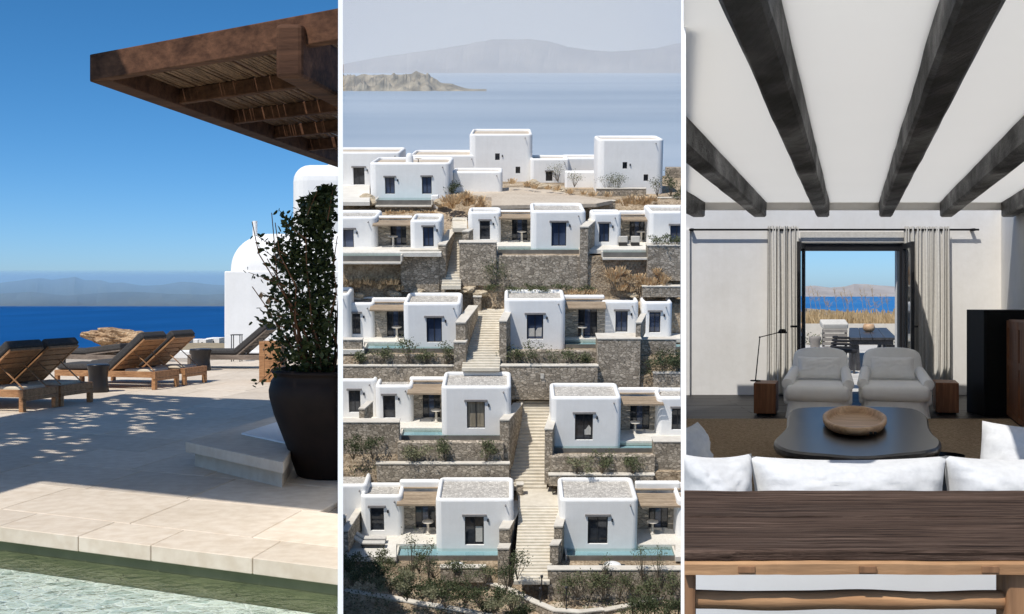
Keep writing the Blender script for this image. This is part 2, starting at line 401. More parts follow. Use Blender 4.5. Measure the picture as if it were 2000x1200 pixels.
# sprays that stick out on the left, carrying leaves that can be told apart
for (sx, sy, ex, ey) in [(560, 500, 500, 460), (560, 520, 505, 482), (570, 440, 545, 410), (600, 420, 622, 368), (560, 560, 485, 532), (555, 640, 500, 625), (550, 620, 512, 608), (560, 700, 500, 752), (600, 470, 548, 428), (640, 430, 650, 372), (545, 590, 512, 572)]:
    p, q = at(sx, sy, 9.6), at(ex, ey, 9.5)
    sp = MB().tube(p, q, .005, .002, 5); sp.build('stem', 'twig', shrub)
    for j in range(15):
        f = .15 + .85 * j / 14; b = p.lerp(q, f) + Vector((rng.gauss(0, .02), rng.gauss(0, .02), rng.gauss(0, .02)))
        singles.append(b)
lm = MB(); lm.add([(0, 0, 0), (.014, .016, .003), (.012, .042, .004), (0, .06, 0), (-.012, .042, .004), (-.014, .016, .003)], [(0, 1, 2, 3), (0, 3, 4, 5)])
first = None
for p in singles[:300]:
    if first is None:
        first = lm.build('leaf', 'leaf1', shrub); first.location = (0, 0, 0); lf = first
        for v in lf.data.vertices: v.co += ORG[shrub.name]
    else:
        lf = first.copy(); COL.objects.link(lf); lf.parent = shrub
    lf.location = p - ORG[shrub.name]; lf.rotation_euler = (rng.uniform(0, 6.28), rng.uniform(0, 6.28), rng.uniform(0, 6.28)); k = rng.uniform(.75, 1.2); lf.scale = (k, k, k)
fo = fol.build('foliage', 'leaf1', shrub, kind='stuff')
for px, py in ((510, 570), (524, 582)):
    mb = MB(); p = at(px, py, 9.45); mb.add([p, p + Vector((.02, 0, -.03)), p + Vector((.002, .01, -.06)), p + Vector((-.02, 0, -.03))], [(0, 1, 2), (0, 2, 3)]); mb.build('dead_leaf', 'deadleaf', shrub)

# loungers
def lounger(org, ax, wd, label, wood='teak', towel=True, lift=40, group='wooden sun loungers on the terrace'):
    o = Vector(org); ax = Vector(ax).normalized(); wd = Vector(wd).normalized(); up = Vector((0, 0, 1))
    t_ = thing('sun_lounger', label, 'sun lounger', o, group=group)
    def P(l, w, z): return o + ax * l + wd * w + up * z
    def bx(n, l0, l1, w0, w1, z0, z1, m, bev=.006, **k): return MB().para(P(l0, w0, z0), ax * (l1 - l0), wd * (w1 - w0), up * (z1 - z0)).build(n, m, t_, bev=bev, **k)
    Wd, Ln = .74, 1.95
    for (l, w) in ((0, 0), (0, Wd - .07), (Ln - .07, 0), (Ln - .07, Wd - .07)): bx('leg', l, l + .07, w, w + .07, 0, .2, wood)
    bx('side_rail', 0, Ln, 0, .045, .2, .30, wood); bx('side_rail', 0, Ln, Wd - .045, Wd, .2, .30, wood)
    bx('head_rail', .0, .04, .05, Wd - .05, .202, .302, wood); bx('head_rail', .0, .045, .0, Wd, .145, .197, wood); bx('foot_rail', Ln - .04, Ln, .05, Wd - .05, .202, .302, wood)
    for i in range(8): bx('slat', .86 + i * .132, .86 + i * .132 + .1, .045, Wd - .045, .262, .285, wood, .003)
    bx('foot_cushion', .84, Ln - .02, .03, Wd - .03, .31, .41, 'cushion', .03)
    if towel: bx('folded_towel', .18, .72, .2, Wd - .04, .255, .325, 'towel', .02)
    # raised back: pivot at l=.84, leaning up towards the head end
    an = R(lift); bd = -ax * math.cos(an) + up * math.sin(an); bn = ax * math.sin(an) + up * math.cos(an); pv = P(.86, 0, .285); BL = .84
    def bk(n, a0, a1, w0, w1, n0, n1, m, bev=.004): return MB().para(pv + bd * a0 + wd * w0 + bn * n0, bd * (a1 - a0), wd * (w1 - w0), bn * (n1 - n0)).build(n, m, t_, bev=bev)
    bk('back_rail', 0, BL, .03, .07, 0, .035, wood); bk('back_rail', 0, BL, Wd - .07, Wd - .03, 0, .035, wood); bk('back_rail', BL - .05, BL, .07, Wd - .07, 0, .035, wood)
    for i in range(6): bk('back_slat', .04 + i * .125, .145 + i * .125, .07, Wd - .07, .008, .026, wood)
    bk('back_cushion', .0, BL + .03, .01, Wd - .01, .037, .16, 'cushion', .028)
    for w in (.12, Wd - .15):
        a = pv + bd * .5 + wd * w; b = P(.1, w, .3)
        MB().para(a, b - a, wd * .03, bn * .03).build('strut', wood, t_)
    return t_
ax_, wd_ = (-.965, .26, 0), (.26, .965, 0)
A0 = gd(45, 806)
lounger(A0, ax_, wd_, 'teak sun lounger beside the black drum table, the one nearer the pool')
lounger(A0 + Vector(wd_) * .79, ax_, wd_, 'teak sun lounger between another lounger and the black drum table')
B0 = gd(303, 762)
lounger(B0, ax_, wd_, 'teak sun lounger in front of the ochre boulder')
lounger(B0 + Vector(wd_) * .92, ax_, wd_, 'teak sun lounger nearest the shaded grey lounger')
lounger(gd(540, 722), (-.995, .1, 0), (.1, .995, 0), 'shaded dark lounger by the white domed house', 'shadewood', False)
lounger(gd(235, 722), ax_, wd_, 'dark cushioned lounger lying behind the black drum table, mostly hidden', 'shadewood', False, 7)
# drum tables
dp = [(0, 0), (.17, 0), (.178, .02), (.165, .12), (.155, .23), (.165, .34), (.185, .42), (.188, .44), (.18, .45), (0, .45)]
p = gd(192, 766); MB().lathe(dp, p, 28, .95, .95).build('drum_table', 'drum', loc=p, cat='side table', label='black waisted drum side table between the pairs of teak loungers')
p = gd(392, 724); MB().lathe(dp, p, 28, 1.2, 1.2).build('drum_table', 'drum', loc=p, cat='side table', label='black drum side table beside the shaded lounger')
# timber box behind the shrub
p = gd(506, 747); tb = thing('wooden_box', 'upright pale timber box half hidden behind the potted shrub', 'box', p)
for i in range(4): MB().box(p.x + i * .1, p.x + i * .1 + .097, p.y, p.y + .02, 0, .74).build('plank', 'teak', tb, bev=.003)
MB().box(p.x, p.x + .397, p.y + .022, p.y + .45, .0, .735).build('body', 'teak', tb, bev=.004)
# boulder
def rockmesh(c, sx, sy, sz, seed, sub=4, amp=.35):
    bm = bmesh.new(); bmesh.ops.create_icosphere(bm, subdivisions=sub, radius=1)
    for v in bm.verts:
        q = v.co + Vector((seed, seed * 2.3, 0)); d = 1 + amp * noise.fractal(q * 1.2, 1.0, 2.0, 4) + .05 * noise.noise(q * 7)
        v.co = Vector((v.co.x * sx * d, v.co.y * sy * d, v.co.z * sz * d)) + Vector(c)
    mb = MB(); mb.v = [v.co.copy() for v in bm.verts]; bm.verts.ensure_lookup_table(); mb.f = [tuple(v.index for v in f.verts) for f in bm.faces]; mb.sm = [False] * len(mb.f); bm.free(); return mb
c = at(240, 662, 27); mb = rockmesh(c, .86, .6, .24, 3.7, 4, .5); mb.v = [v + Vector((0, 0, .10 * (-(v.x - c.x)))) for v in mb.v]
mb.build('boulder', 'rock', loc=c - Vector((0, 0, .25)), cat='rock', label='long ochre boulder lying behind the teak loungers above the sea')
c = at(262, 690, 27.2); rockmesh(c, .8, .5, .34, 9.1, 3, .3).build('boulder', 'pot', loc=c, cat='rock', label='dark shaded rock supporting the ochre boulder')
MB().box(-14, -4.5, 28.4, 28.8, -.05, .16).build('terrace_wall', 'white', loc=(-9, 28.4, -.05), cat='wall', label='low white wall along the seaward edge of the terrace', clip=CL1, bev=.03)

# pergola
zb = 3.1
def PZ(px, py, z): return at(px, py, (z - EYE) * F / (HY - py))
C0 = PZ(175, 160, zb); Lf = PZ(660, 328, zb); Nr = PZ(537, 100, zb)
ld = (Lf - C0).normalized(); nd = (Nr - C0).normalized(); up = Vector((0, 0, 1))
perg = thing('pergola', 'dark timber pergola roof with reed matting over the terrace', 'pergola', C0)
inn = (nd - ld * nd.dot(ld)).normalized()
def pp(n, o, a, b, c, m='pergola', bev=.008, par=None): return MB().para(o, a, b, c).build(n, m, par or perg, bev=bev, clip=CL1)
pp('fascia_beam', C0 + ld * .0, ld * 12, inn * .17, up * .185)
pp('fascia_beam', C0 + nd * .0 + up * .004 - ld * .0, nd * 3.4, ld * .09, up * .19)
for dd in (9.0, 10.05, 11.0, 11.95, 13.0, 14.1):
    o = C0 + ld * ((dd - C0.y) / ld.y) + inn * .15
    pp('rafter', o + up * .015, nd * 3.6, ld * .075, up * .115)
o = at(537, 152, 6.75); pp('main_beam', o, Vector((.163, 0, 0)), ld * 9, up * .325, 'pergola', .025)
reeds = MB(); rng = random.Random(8)
for lay in range(2):
    q = 0.05
    while q < 3.6:
        r = rng.uniform(.009, .015); o = C0 + nd * q + up * (.142 + lay * .02 + rng.uniform(-.004, .004)); l0 = rng.uniform(.05, .12); dv = (ld + nd * rng.uniform(-.012, .012)).normalized()
        reeds.tube(o + dv * l0, o + dv * 11.4, r, r * .7, 5); q += r * 2.0 + rng.choice((.0, .002, .004, .03 if rng.random() < .3 else .006))
reeds.build('reed_matting', 'reed', perg, clip=CL1, kind='stuff')

# unseen canopy added above the view, cut to cast the terrace shade and dapples
ZC = 6.3
def sh(px, py):                          # the canopy point whose shadow falls at a terrace pixel
    g = gd(px, py); return g + SD * (ZC / SD.z)
cp = [sh(80, 940), sh(664, 1001), sh(664, 781), sh(530, 782), sh(240, 770), sh(-90, 832), sh(-90, 990)]
can = thing('added_shade_canopy', 'unseen reed canopy added high above the terrace to cast shade', 'canopy', cp[0])
rng = random.Random(3)
def canopy_strips():
    mb = MB(); us = e1; vs_ = Vector((-e1.y, e1.x, 0))
    ss = [p.dot(us) for p in cp]; ts = [p.dot(vs_) for p in cp]
    t0 = min(ts); w = .075
    while t0 < max(ts):
        strip = [us * a + vs_ * b for a, b in ((min(ss) - 1, t0), (max(ss) + 1, t0), (max(ss) + 1, t0 + w * 1.002), (min(ss) - 1, t0 + w * 1.002))]
        poly = [Vector((p.x, p.y, 0)) for p in cp]; n_ = len(poly)
        for sgn in (1,):
            poly = clip_poly(poly, -vs_, -t0); 
            if len(poly) > 2: poly = clip_poly(poly, vs_, t0 + w * 1.002)
        if len(poly) > 2:
            sa = min(p.dot(us) for p in poly); sb = max(p.dot(us) for p in poly); a = sa
            tc = t0 + w / 2; cuts = []
            while a < sb:
                a += rng.uniform(.2, 1.0); g = us * a + vs_ * tc - SD * (ZC / SD.z); px = 1000 + F * g.x / g.y; py = HY + F * EYE / g.y
                hit = (-40 < px < 420 and 775 < py < 900 and abs((py - 775) - (350 - px) * .34) < 44 and noise.noise(Vector((px * .012, py * .05, 1))) > -.1) or (400 < px < 660 and 940 < py < 985 and rng.random() < .18)
                if hit and rng.random() < .66:
                    cuts.append((a, a + rng.uniform(.04, .22)))
            a = sa
            for c0, c1 in cuts + [(sb, sb)]:
                if c0 > a + .01:
                    pol = clip_poly(poly, -us, -a); pol = clip_poly(pol, us, min(c0, sb)) if len(pol) > 2 else pol
                    if len(pol) > 2: mb.prism([(p.x, p.y) for p in pol], ZC, ZC + .02)
                a = max(a, c1)
        t0 += w
    return mb
canopy_strips().build('shade_strips', 'canopy', can, kind='stuff')

# white houses
def dome_house():
    d = 30.0; p0 = at(438, 690, d); x0 = p0.x; x1 = at(664, 690, d).x + .3; zt = at(0, 530, d).z; zv = at(0, 453, d).z
    h = thing('domed_house', 'white house with a rounded vault roof and a short chimney pipe', 'house', (x0, d, 0))
    MB().box(x0, x1, d, d + 4, -.3, zt).build('wall', 'white', h, bev=.03, clip=CL1)
    mb = MB(); n = 14; prof = []
    cx, cyy, hx, hy = (x0 + x1) / 2 + .6, d + 2, (x1 - x0) / 2 + .6, 2.0
    rings = []
    for j in range(n + 1):
        th = math.pi / 2 * j / n; k = 1 - (1 - math.cos(th)) * .45 ; z = zt + (zv - zt) * math.sin(th) ** .9
        ins = (1 - math.cos(th)) * .95
        rings.append((max(.05, hx - .03 - ins), max(.05, hy - .03 - ins), z))
    vs = []
    m_ = 40
    for hx_, hy_, z in rings:
        for i in range(m_):
            a = 2 * math.pi * i / m_; ca, sa = math.cos(a), math.sin(a); q = 1 / max(abs(ca), abs(sa)); rr = .5 * q + .5 * min(q, 1.25)
            vs.append((cx + hx_ * ca * rr, cyy + hy_ * sa * rr, z))
    mb.add(vs, [(j * m_ + i, j * m_ + (i + 1) % m_, (j + 1) * m_ + (i + 1) % m_, (j + 1) * m_ + i) for j in range(n) for i in range(m_)], True)
    mb.add(vs[-m_:], [tuple(range(m_))], True)
    mb.build('vault_roof', 'white', h, clip=CL1)
    pc_ = at(498, 455, d + 1); MB().tube((pc_.x, pc_.y, zv - .3), (pc_.x, pc_.y, at(0, 432, d + 1).z), .065, .065, 14).build('chimney_pipe', 'white', h)
dome_house()
d = 36.0; x0 = at(567, 0, d).x; x1 = at(690, 0, d).x; zt = at(0, 319, d).z
def rbox(x0, x1, y0, y1, z0, z1, r, seg=5):
    m = MB().box(x0, x1, y0, y1, z0, z1); return m
hh = thing('white_tower_house', 'tall white house with soft rounded top behind the potted shrub', 'house', (x0, d, 0))
rbox(x0, x1, d, d + 5, -.5, zt, .4).build('wall', 'white', hh, bev=.55, seg=6, clip=CL1, smooth=False)
p = at(452, 668, 26.5); tt = thing('metal_side_table', 'small black metal frame table against the white domed house', 'table', (p.x, p.y, 0))
for dx in (0, .2):
    for dy in (0, .2): MB().tube((p.x + dx, p.y + dy, 0), (p.x + dx, p.y + dy, .62), .012, .012, 6).build('leg', 'metal_black', tt)
MB().box(p.x - .02, p.x + .22, p.y - .02, p.y + .22, .62, .64).build('top', 'metal_black', tt)

# headland, sea, mountains
mb = MB(); n = 30; vs = []
for i in range(n + 1):
    x = -30 + 27 * i / n
    for j, (y, z) in enumerate(((29.5, -.45), (60, -1.2), (118, -3.4), (150, -5.2), (190, -9.0), (240, -15.5))):
        xx = x * (1 if j < 1 else y / 60 * 1.6 if y > 40 else 1)
        vs.append((min(xx, -(.155 if y < 31 else .235) * y), y, z + (.5 * noise.noise(Vector((x * .3, y * .05, 0))) if j > 1 else 0) - (0 if xx > -.26 * y else (.09 * (abs(xx) - .26 * y)))))
mb.add(vs, [(i * 6 + j, (i + 1) * 6 + j, (i + 1) * 6 + j + 1, i * 6 + j + 1) for i in range(n) for j in range(5)], True)
mb.build('headland', 'scrub', kind='structure', clip=CL1)
rng = random.Random(2)
for i, (px0, px1, y0, y1) in enumerate([(316, 345, 660, 674), (346, 362, 656, 671), (388, 402, 664, 676), (402, 428, 661, 676), (428, 446, 664, 680), (364, 386, 664, 676)]):
    dd = 118 + i * 3; a = at(px0, y1, dd); b = at(px1, y0, dd)
    h = thing('far_white_house', ['low flat white house on the headland beside the ochre boulder', 'taller white block on the headland beside the ochre boulder', 'narrow white cube house on the headland between loungers and domed house', 'wide white house on the headland near the domed house', 'white house on the headland touching the outline of the domed house', 'low white house on the headland behind the lounger backrest'][i], 'house', (a.x, dd, a.z))
    MB().box(a.x, b.x, dd, dd + 3, a.z - 1.2, b.z).build('wall', 'white', h)
    w = (b.x - a.x); MB().box(a.x + w * .35, a.x + w * .6, dd - .02, dd + .1, a.z + .1, a.z + (b.z - a.z) * .6).build('window', 'metal_black', h)
def sheet(name, x0a, x1a, ya, x0b, x1b, yb, z, mat, Mx=I4):
    return MB().quad((x0a, ya, z), (x1a, ya, z), (x1b, yb, z), (x0b, yb, z)).build(name, mat, Mx=Mx, kind='structure')
SZ = -15.0; DF = 1700.0
sheet('sea', -120, -.157 * 40, 40, -.9 * DF, -.153 * DF, DF * 1.2, SZ, 'sea1')
def ridge(name, pxs, D, zbase, mat, depth, Mx=I4, fn=at, amp=.06, sub=6, kind='structure', rid=0):
    # a mountain chain: skyline given at pixels, real depth behind and in front
    pts = []
    for (xa, ya), (xb, yb) in zip(pxs, pxs[1:]):
        for k in range(sub): f = k / sub; pts.append((xa + (xb - xa) * f, ya + (yb - ya) * f))
    pts.append(pxs[-1]); rows = []
    prof = [(-1, 0), (-.75, .18), (-.5, .42), (-.25, .72), (0, 1), (.3, .8), (1, 0)]
    if rid: prof = [(-1, 0), (-.9, .16), (-.78, .26), (-.64, .34), (-.5, .48), (-.36, .6), (-.22, .74), (-.1, .88), (0, 1), (.3, .8), (1, 0)]
    kt = max(range(len(prof)), key=lambda q_: prof[q_][1])
    for i, (px, py) in enumerate(pts):
        c = fn(px, py, D); col = []
        for k, (q, hh_) in enumerate(prof):
            z = zbase + (c.z - zbase) * hh_; w = noise.noise(Vector((px * .05, q * 3, D))) * amp * (c.z - zbase) * (1 if 0 < k < len(prof) - 1 and k != kt else (.25 if k == kt else 0)) * (noise.noise(Vector((px * .21, q * 9, 2))) * .6 + .8)
            col.append((c.x * (1 + q * depth / D), D + q * depth + noise.noise(Vector((px * .03, 9, q))) * depth * .1, z + w))
        rows.append(col)
    mb = MB(); m = len(prof)
    mb.add([p for c in rows for p in c], [(i * m + j, (i + 1) * m + j, (i + 1) * m + j + 1, i * m + j + 1) for i in range(len(rows) - 1) for j in range(m - 1)], False)
    return mb.build(name, mat, Mx=Mx, kind=kind)
ridge('mountain', [(-160, 556), (0, 553), (55, 546), (75, 543), (100, 547), (150, 541), (165, 547), (195, 547), (215, 553), (240, 552), (275, 558), (320, 557), (345, 551), (375, 551), (410, 556), (440, 557), (500, 560), (600, 562), (663, 564)], DF, SZ, 'hill1', 160, amp=.12)
ridge('mountain', [(-160, 575), (0, 574), (60, 570), (130, 578), (200, 572), (260, 570), (330, 574), (400, 576), (440, 574), (663, 578)], DF - 120, SZ, 'hill1', 80, amp=.15)
# ================================================================== HILLSIDE OF WHITE VILLAS
MAT['gravel'] = M_stone('roof_gravel', (.38, .35, .31), (.66, .62, .55), (.28, .26, .23), 9, .5, .03, (1, 1, 1))
MAT['stonewall'] = M_stone('rubble_stone', (.24, .20, .15), (.58, .49, .38), (.20, .17, .13), 5.0, .8, .05)
MAT['stonelight'] = M_stone('ashlar_stone', (.34, .30, .24), (.50, .44, .36), (.20, .18, .15), 2.4, .6, .03, (1, 1, 2.2))
MAT['cap'] = M_mottle('pale_coping', (.55, .50, .42), (.68, .63, .54), 2, .85, .2, .02)
MAT['step'] = M_mottle('stair_limestone', (.56, .50, .395), (.68, .62, .51), 2.5, .85, .15, .01, tint=.06)
MAT['pave'] = M_mottle('pale_paving', (.62, .58, .50), (.72, .68, .60), 1.2, .85, .1, .01, fine=.2)
MAT['plaza'] = M_mottle('beige_gravel', (.46, .38, .29), (.54, .46, .36), .6, .95, .2, .02, fine=.2)
MAT['soil'] = M_mottle('dry_soil', (.22, .165, .105), (.50, .39, .27), .9, .97, .8, .15, fine=.5, detail=8)
MAT['darkglass'] = M_mottle('dark_window_glass', (.010, .012, .017), (.045, .05, .058), 2.5, .06, 0, spec=.6)
MAT['blueglass'] = M_mottle('blue_window_glass', (.03, .042, .075), (.075, .10, .16), .8, .06, 0, spec=.6)
MAT['curtainglass'] = M_mottle('curtained_glass', (.20, .17, .12), (.42, .36, .27), 3, .1, 0, vscale=(4, 4, .5), spec=.5)
MAT['frame2'] = M_plain('charcoal_frame', (.025, .026, .03), .5)
MAT['lintel'] = M_wood('grey_lintel_wood', (.17, .16, .15), (.30, .28, .27), 0, 5, .8, .3)
MAT['slat'] = M_wood('sunbleached_slat', (.24, .17, .11), (.46, .36, .25), 0, 5, .8, .3)
MAT['poolgrey'] = M_mottle('pool_overflow_stone', (.13, .12, .105), (.21, .195, .17), 1.5, .5, .15)
MAT['poolblue'] = M_mottle('pool_lining', (.30, .40, .42), (.40, .49, .50), .7, .6, 0)
MAT['water2'] = M_water('still_pool_water', (.80, .92, .94), .02, 2.5, .1)
MAT['sea2'] = M_sea('sky_greyed_sea', (.27, .335, .40), (.38, .435, .485), .016, (.14, .6, 1), .45, .3, .2)  # grey of the reflected hazy sky painted into the base colour
MAT['island'] = M_mottle('bare_island', (.20, .165, .14), (.34, .29, .24), .012, .95, .5, 5, detail=7)
MAT['promontory'] = M_mottle('rocky_promontory', (.11, .095, .065), (.44, .37, .26), .16, .95, 1.0, 2, detail=10)
MAT['leaf2'] = M_leaf('olive_leaf', (.07, .085, .038), (.17, .18, .09), .6, .2)
MAT['leaf3'] = M_leaf('silver_leaf', (.16, .17, .09), (.30, .28, .17), .6, .2)
MAT['leaf4'] = M_leaf('dark_green_leaf', (.04, .055, .022), (.105, .12, .055), .6, .2)
MAT['ochre'] = M_leaf('ochre_grass', (.56, .40, .22), (.78, .60, .38), .8, .25)
MAT['bark2'] = M_mottle('grey_bark', (.10, .075, .05), (.2, .16, .11), 20, .95, .3)
MAT['boulder2'] = M_mottle('pale_boulder', (.36, .28, .18), (.60, .50, .36), 2.0, .95, .8, .05, fine=.4, detail=7)
MAT['furn'] = M_mottle('cream_cushion2', (.50, .47, .42), (.60, .57, .51), 8, .9, .1)
MAT['darkwood'] = M_plain('dark_stained_wood', (.03, .026, .023), .5)
MAT['hazesky'] = M_emit('hazy_sky', (.615, .615, .62), 1.0)

Z4 = L(1000, 1071, 55).z; Z3 = L(1000, 848, 60.6).z; Z3d = L(1000, 871, 60).z; Z2 = L(1000, 676, 66).z; Z1 = L(1000, 486, 71).z; Z0 = L(1000, 385, 82).z
def ringpts(x0, x1, y0, y1, r, n=4):
    out = []
    for cx, cyy, a0 in ((x0 + r, y0 + r, 180), (x1 - r, y0 + r, 270), (x1 - r, y1 - r, 0), (x0 + r, y1 - r, 90)):
        for i in range(n + 1):
            a = R(a0 + 90 * i / n); out.append((cx + r * math.cos(a), cyy + r * math.sin(a)))
    return out
def villa(label, x0, x1, yt, yb, yk, Z=None, Y=None, wins=(), rc=.28, name='white_villa', roof='gravel', pw=.24, sink=1.0, minDepth=1.2):
    xm = (x0 + x1) / 2
    if Y is None: Y = LZ(xm, yb, Z).y
    if Z is None: Z = L(xm, yb, Y).z
    ym = (yt + yb) / 2; X0, X1 = L(x0, ym, Y).x, L(x1, ym, Y).x; Z1 = L(xm, yt, Y).z
    Yk = max(LZ(xm, yk, Z1).y, Y + minDepth)
    v = thing(name, label, 'house', (X0, Y, Z), M2, 'white villas stepping up the hillside')
    br = min(.16, (Z1 - Z) * .1); n = 4; zb = Z - sink
    levels = [(0, zb), (0, Z1 - br)] + [(br * (1 - math.cos(R(22.5 * k))), Z1 - br + br * math.sin(R(22.5 * k))) for k in range(1, 5)]
    levels += [(pw - br * .5, Z1), (pw - br * .15, Z1 - br * .3), (pw, Z1 - br * .8), (pw, Z1 - .24)]
    rings = [[(x, y, z) for x, y in ringpts(X0 + i, X1 - i, Y + i, Yk - i, max(.04, rc - i * .8), n)] for i, z in levels]
    m = len(rings[0]); mb = MB(); vs = [p for r_ in rings for p in r_]
    fs = []
    for j in range(len(rings) - 1):
        for i in range(m):
            if j == 0 and i == n: continue           # the front face is panelled around its openings
            fs.append((j * m + i, j * m + (i + 1) % m, (j + 1) * m + (i + 1) % m, (j + 1) * m + i))
    mb.add(vs, fs, True)
    fx0, fx1, fz0, fz1 = X0 + rc, X1 - rc, zb, Z1 - br
    holes = []
    for w in wins:
        wx0, wx1 = L(w[0], (w[2] + w[3]) / 2, Y).x, L(w[1], (w[2] + w[3]) / 2, Y).x; wz1, wz0 = L(w[0], w[2], Y).z, L(w[0], w[3], Y).z
        holes.append((max(wx0, fx0 + .02), min(wx1, fx1 - .02), max(wz0, Z + .0), wz1, w[4] if len(w) > 4 else 'blueglass', w[5] if len(w) > 5 else 2, w[6] if len(w) > 6 else None))
    xs = sorted({fx0, fx1} | {h[0] for h in holes} | {h[1] for h in holes}); zs = sorted({fz0, fz1} | {h[2] for h in holes} | {h[3] for h in holes})
    for a, b in zip(xs, xs[1:]):
        for c, d in zip(zs, zs[1:]):
            if any(h[0] <= (a + b) / 2 <= h[1] and h[2] <= (c + d) / 2 <= h[3] for h in holes): continue
            mb.quad((a, Y, c), (b, Y, c), (b, Y, d), (a, Y, d))
    dp = .2
    for h in holes:
        a, b, c, d = h[:4]
        mb.quad((a, Y, c), (a, Y, d), (a, Y + dp, d), (a, Y + dp, c)); mb.quad((b, Y, d), (b, Y, c), (b, Y + dp, c), (b, Y + dp, d))
        mb.quad((a, Y, d), (b, Y, d), (b, Y + dp, d), (a, Y + dp, d)); mb.quad((b, Y, c), (a, Y, c), (a, Y + dp, c), (b, Y + dp, c))
    mb.build('wall', 'white', v, sharp=50)
    if X1 - X0 > 1.6 and name == 'white_villa':
        sx_ = X1 - rc - .12; MB().tube((sx_, Y - .16, Z1 - .34), (sx_, Y + .05, Z1 - .31), .035, .035, 8).build('drain_spout', 'lintel', v)
        if holes: hx = holes[0][1] + .22; MB().box(hx - .04, hx + .04, Y - .07, Y - .001, holes[0][3] - .28, holes[0][3] - .12).build('wall_lamp', 'frame2', v)
    rp = ringpts(X0 + pw, X1 - pw, Y + pw, Yk - pw, max(.04, rc - pw * .8), n)
    MB().add([(x, y, Z1 - .2) for x, y in rp], [tuple(range(len(rp)))]).build('gravel_roof' if roof == 'gravel' else 'roof_deck', roof, v)
    for h in holes:
        a, b, c, d, gm, np_ = h[:6]; fr = MB(); t_ = .05; yf = Y + .11
        fr.box(a, a + t_, yf, yf + .07, c, d); fr.box(b - t_, b, yf, yf + .07, c, d); fr.box(a + t_, b - t_, yf, yf + .07, d - t_, d); fr.box(a + t_, b - t_, yf, yf + .07, c, c + t_)
        w = (b - a - 2 * t_) / np_
        for k in range(1, np_): fr.box(a + t_ + w * k - .022, a + t_ + w * k + .022, yf + .002, yf + .068, c + t_, d - t_)
        f = fr.build('window', 'frame2', v)
        for k in range(np_):
            MB().box(a + t_ + w * k + .023 * (k > 0), a + t_ + w * (k + 1) - .023 * (k < np_ - 1), yf + .03, yf + .04, c + t_, d - t_).build('pane', gm, f)
        ex = h[6]
        if ex: MB().add([(a + (b - a) * u_, yf + .027, c + (d - c) * w_) for u_, w_ in ex], [tuple(range(len(ex)))]).build('curtain', 'furn', f)
        if d - c > .75:
            e = (b - a) * .14; MB().box(a - e, b + e, Y - .09, Y + .1, d + .012, d + .13).build('lintel', 'lintel', f, bev=.01, seg=1)
    return v
def swall(label, x0, x1, yt, yb, Y=None, Z=None, th=.45, cap=True, mat='stonewall', group='rubble stone retaining walls', name='stone_wall', sink=.3):
    xm = (x0 + x1) / 2
    if Y is None: Y = LZ(xm, yt, Z).y
    ym = (yt + yb) / 2; X0, X1 = L(x0, ym, Y).x, L(x1, ym, Y).x; Z1, Z0 = L(xm, yt, Y).z, L(xm, yb, Y).z
    w = thing(name, label, 'wall', (X0, Y, Z0), M2, group)
    MB().box(X0, X1, Y, Y + th, Z0 - sink, Z1 - (.07 if cap else 0)).build('masonry', mat, w, bev=.03, seg=1)
    if cap: MB().box(X0 - .03, X1 + .03, Y - .03, Y + th + .05, Z1 - .07, Z1).build('coping', 'cap', w, bev=.012, seg=1)
    return w
def dwall(label, xn, ytn, Yn, xf, ytf, Yf, th=.4, low=2.6, mat='stonewall', steps=1, name='stair_wall'):
    # a wall climbing away beside a stair; its top steps down towards the front
    a, b = L(xn, ytn, Yn), L(xf, ytf, Yf)
    w = thing(name, label, 'wall', (a.x, a.y, a.z - low), M2, 'stone walls beside the stairs')
    for k in range(steps):
        f0, f1 = k / steps, (k + 1) / steps; p, q = a.lerp(b, f0), a.lerp(b, f1)
        hx = Vector((th, 0, 0)); d = q - p
        MB().para(Vector((p.x, p.y, p.z - low)), hx, Vector((d.x, d.y, d.z * .55)), Vector((0, 0, low - .06))).build('masonry', mat, w)
        MB().para(p + Vector((-.03, -.03, -.058)), hx + Vector((.06, 0, 0)), Vector((d.x, d.y, d.z * .55)), Vector((0, 0, .07))).build('coping', 'cap', w)
    return w
def pool2(label, x0, x1, Zw, yft, yfb, yback, ledge=True):
    xm = (x0 + x1) / 2; Yf = LZ(xm, yft, Zw).y; Yb = LZ(xm, yback, Zw).y; X0, X1 = L(x0, yft, Yf).x, L(x1, yft, Yf).x; Zb = L(xm, yfb, Yf).z
    p = thing('infinity_pool', label, 'pool', (X0, Yf, Zb), M2, 'infinity pools in front of the villas')
    MB().box(X0, X1, Yf, Yf + .1, Zb - .15, Zw - .012).build('front_wall', 'poolgrey', p)
    MB().box(X0, X1, Yf + .1, Yb, Zb - .1, Zw - .16).build('basin', 'poolblue', p)
    MB().box(X0 - .1, X0, Yf, Yb, Zb - .1, Zw + .03).build('side_wall', 'cap', p); MB().box(X1, X1 + .1, Yf, Yb, Zb - .1, Zw + .03).build('side_wall', 'cap', p)
    MB().quad((X0, Yf + .002, Zw), (X1, Yf + .002, Zw), (X1, Yb, Zw), (X0, Yb, Zw)).build('water', 'water2', p)
    if ledge: MB().box(X0 - .05, X1 + .05, Yf - .28, Yf - .003, Zb - .22, Zb - .1).build('ledge', 'cap', p, bev=.01, seg=1)
    return p
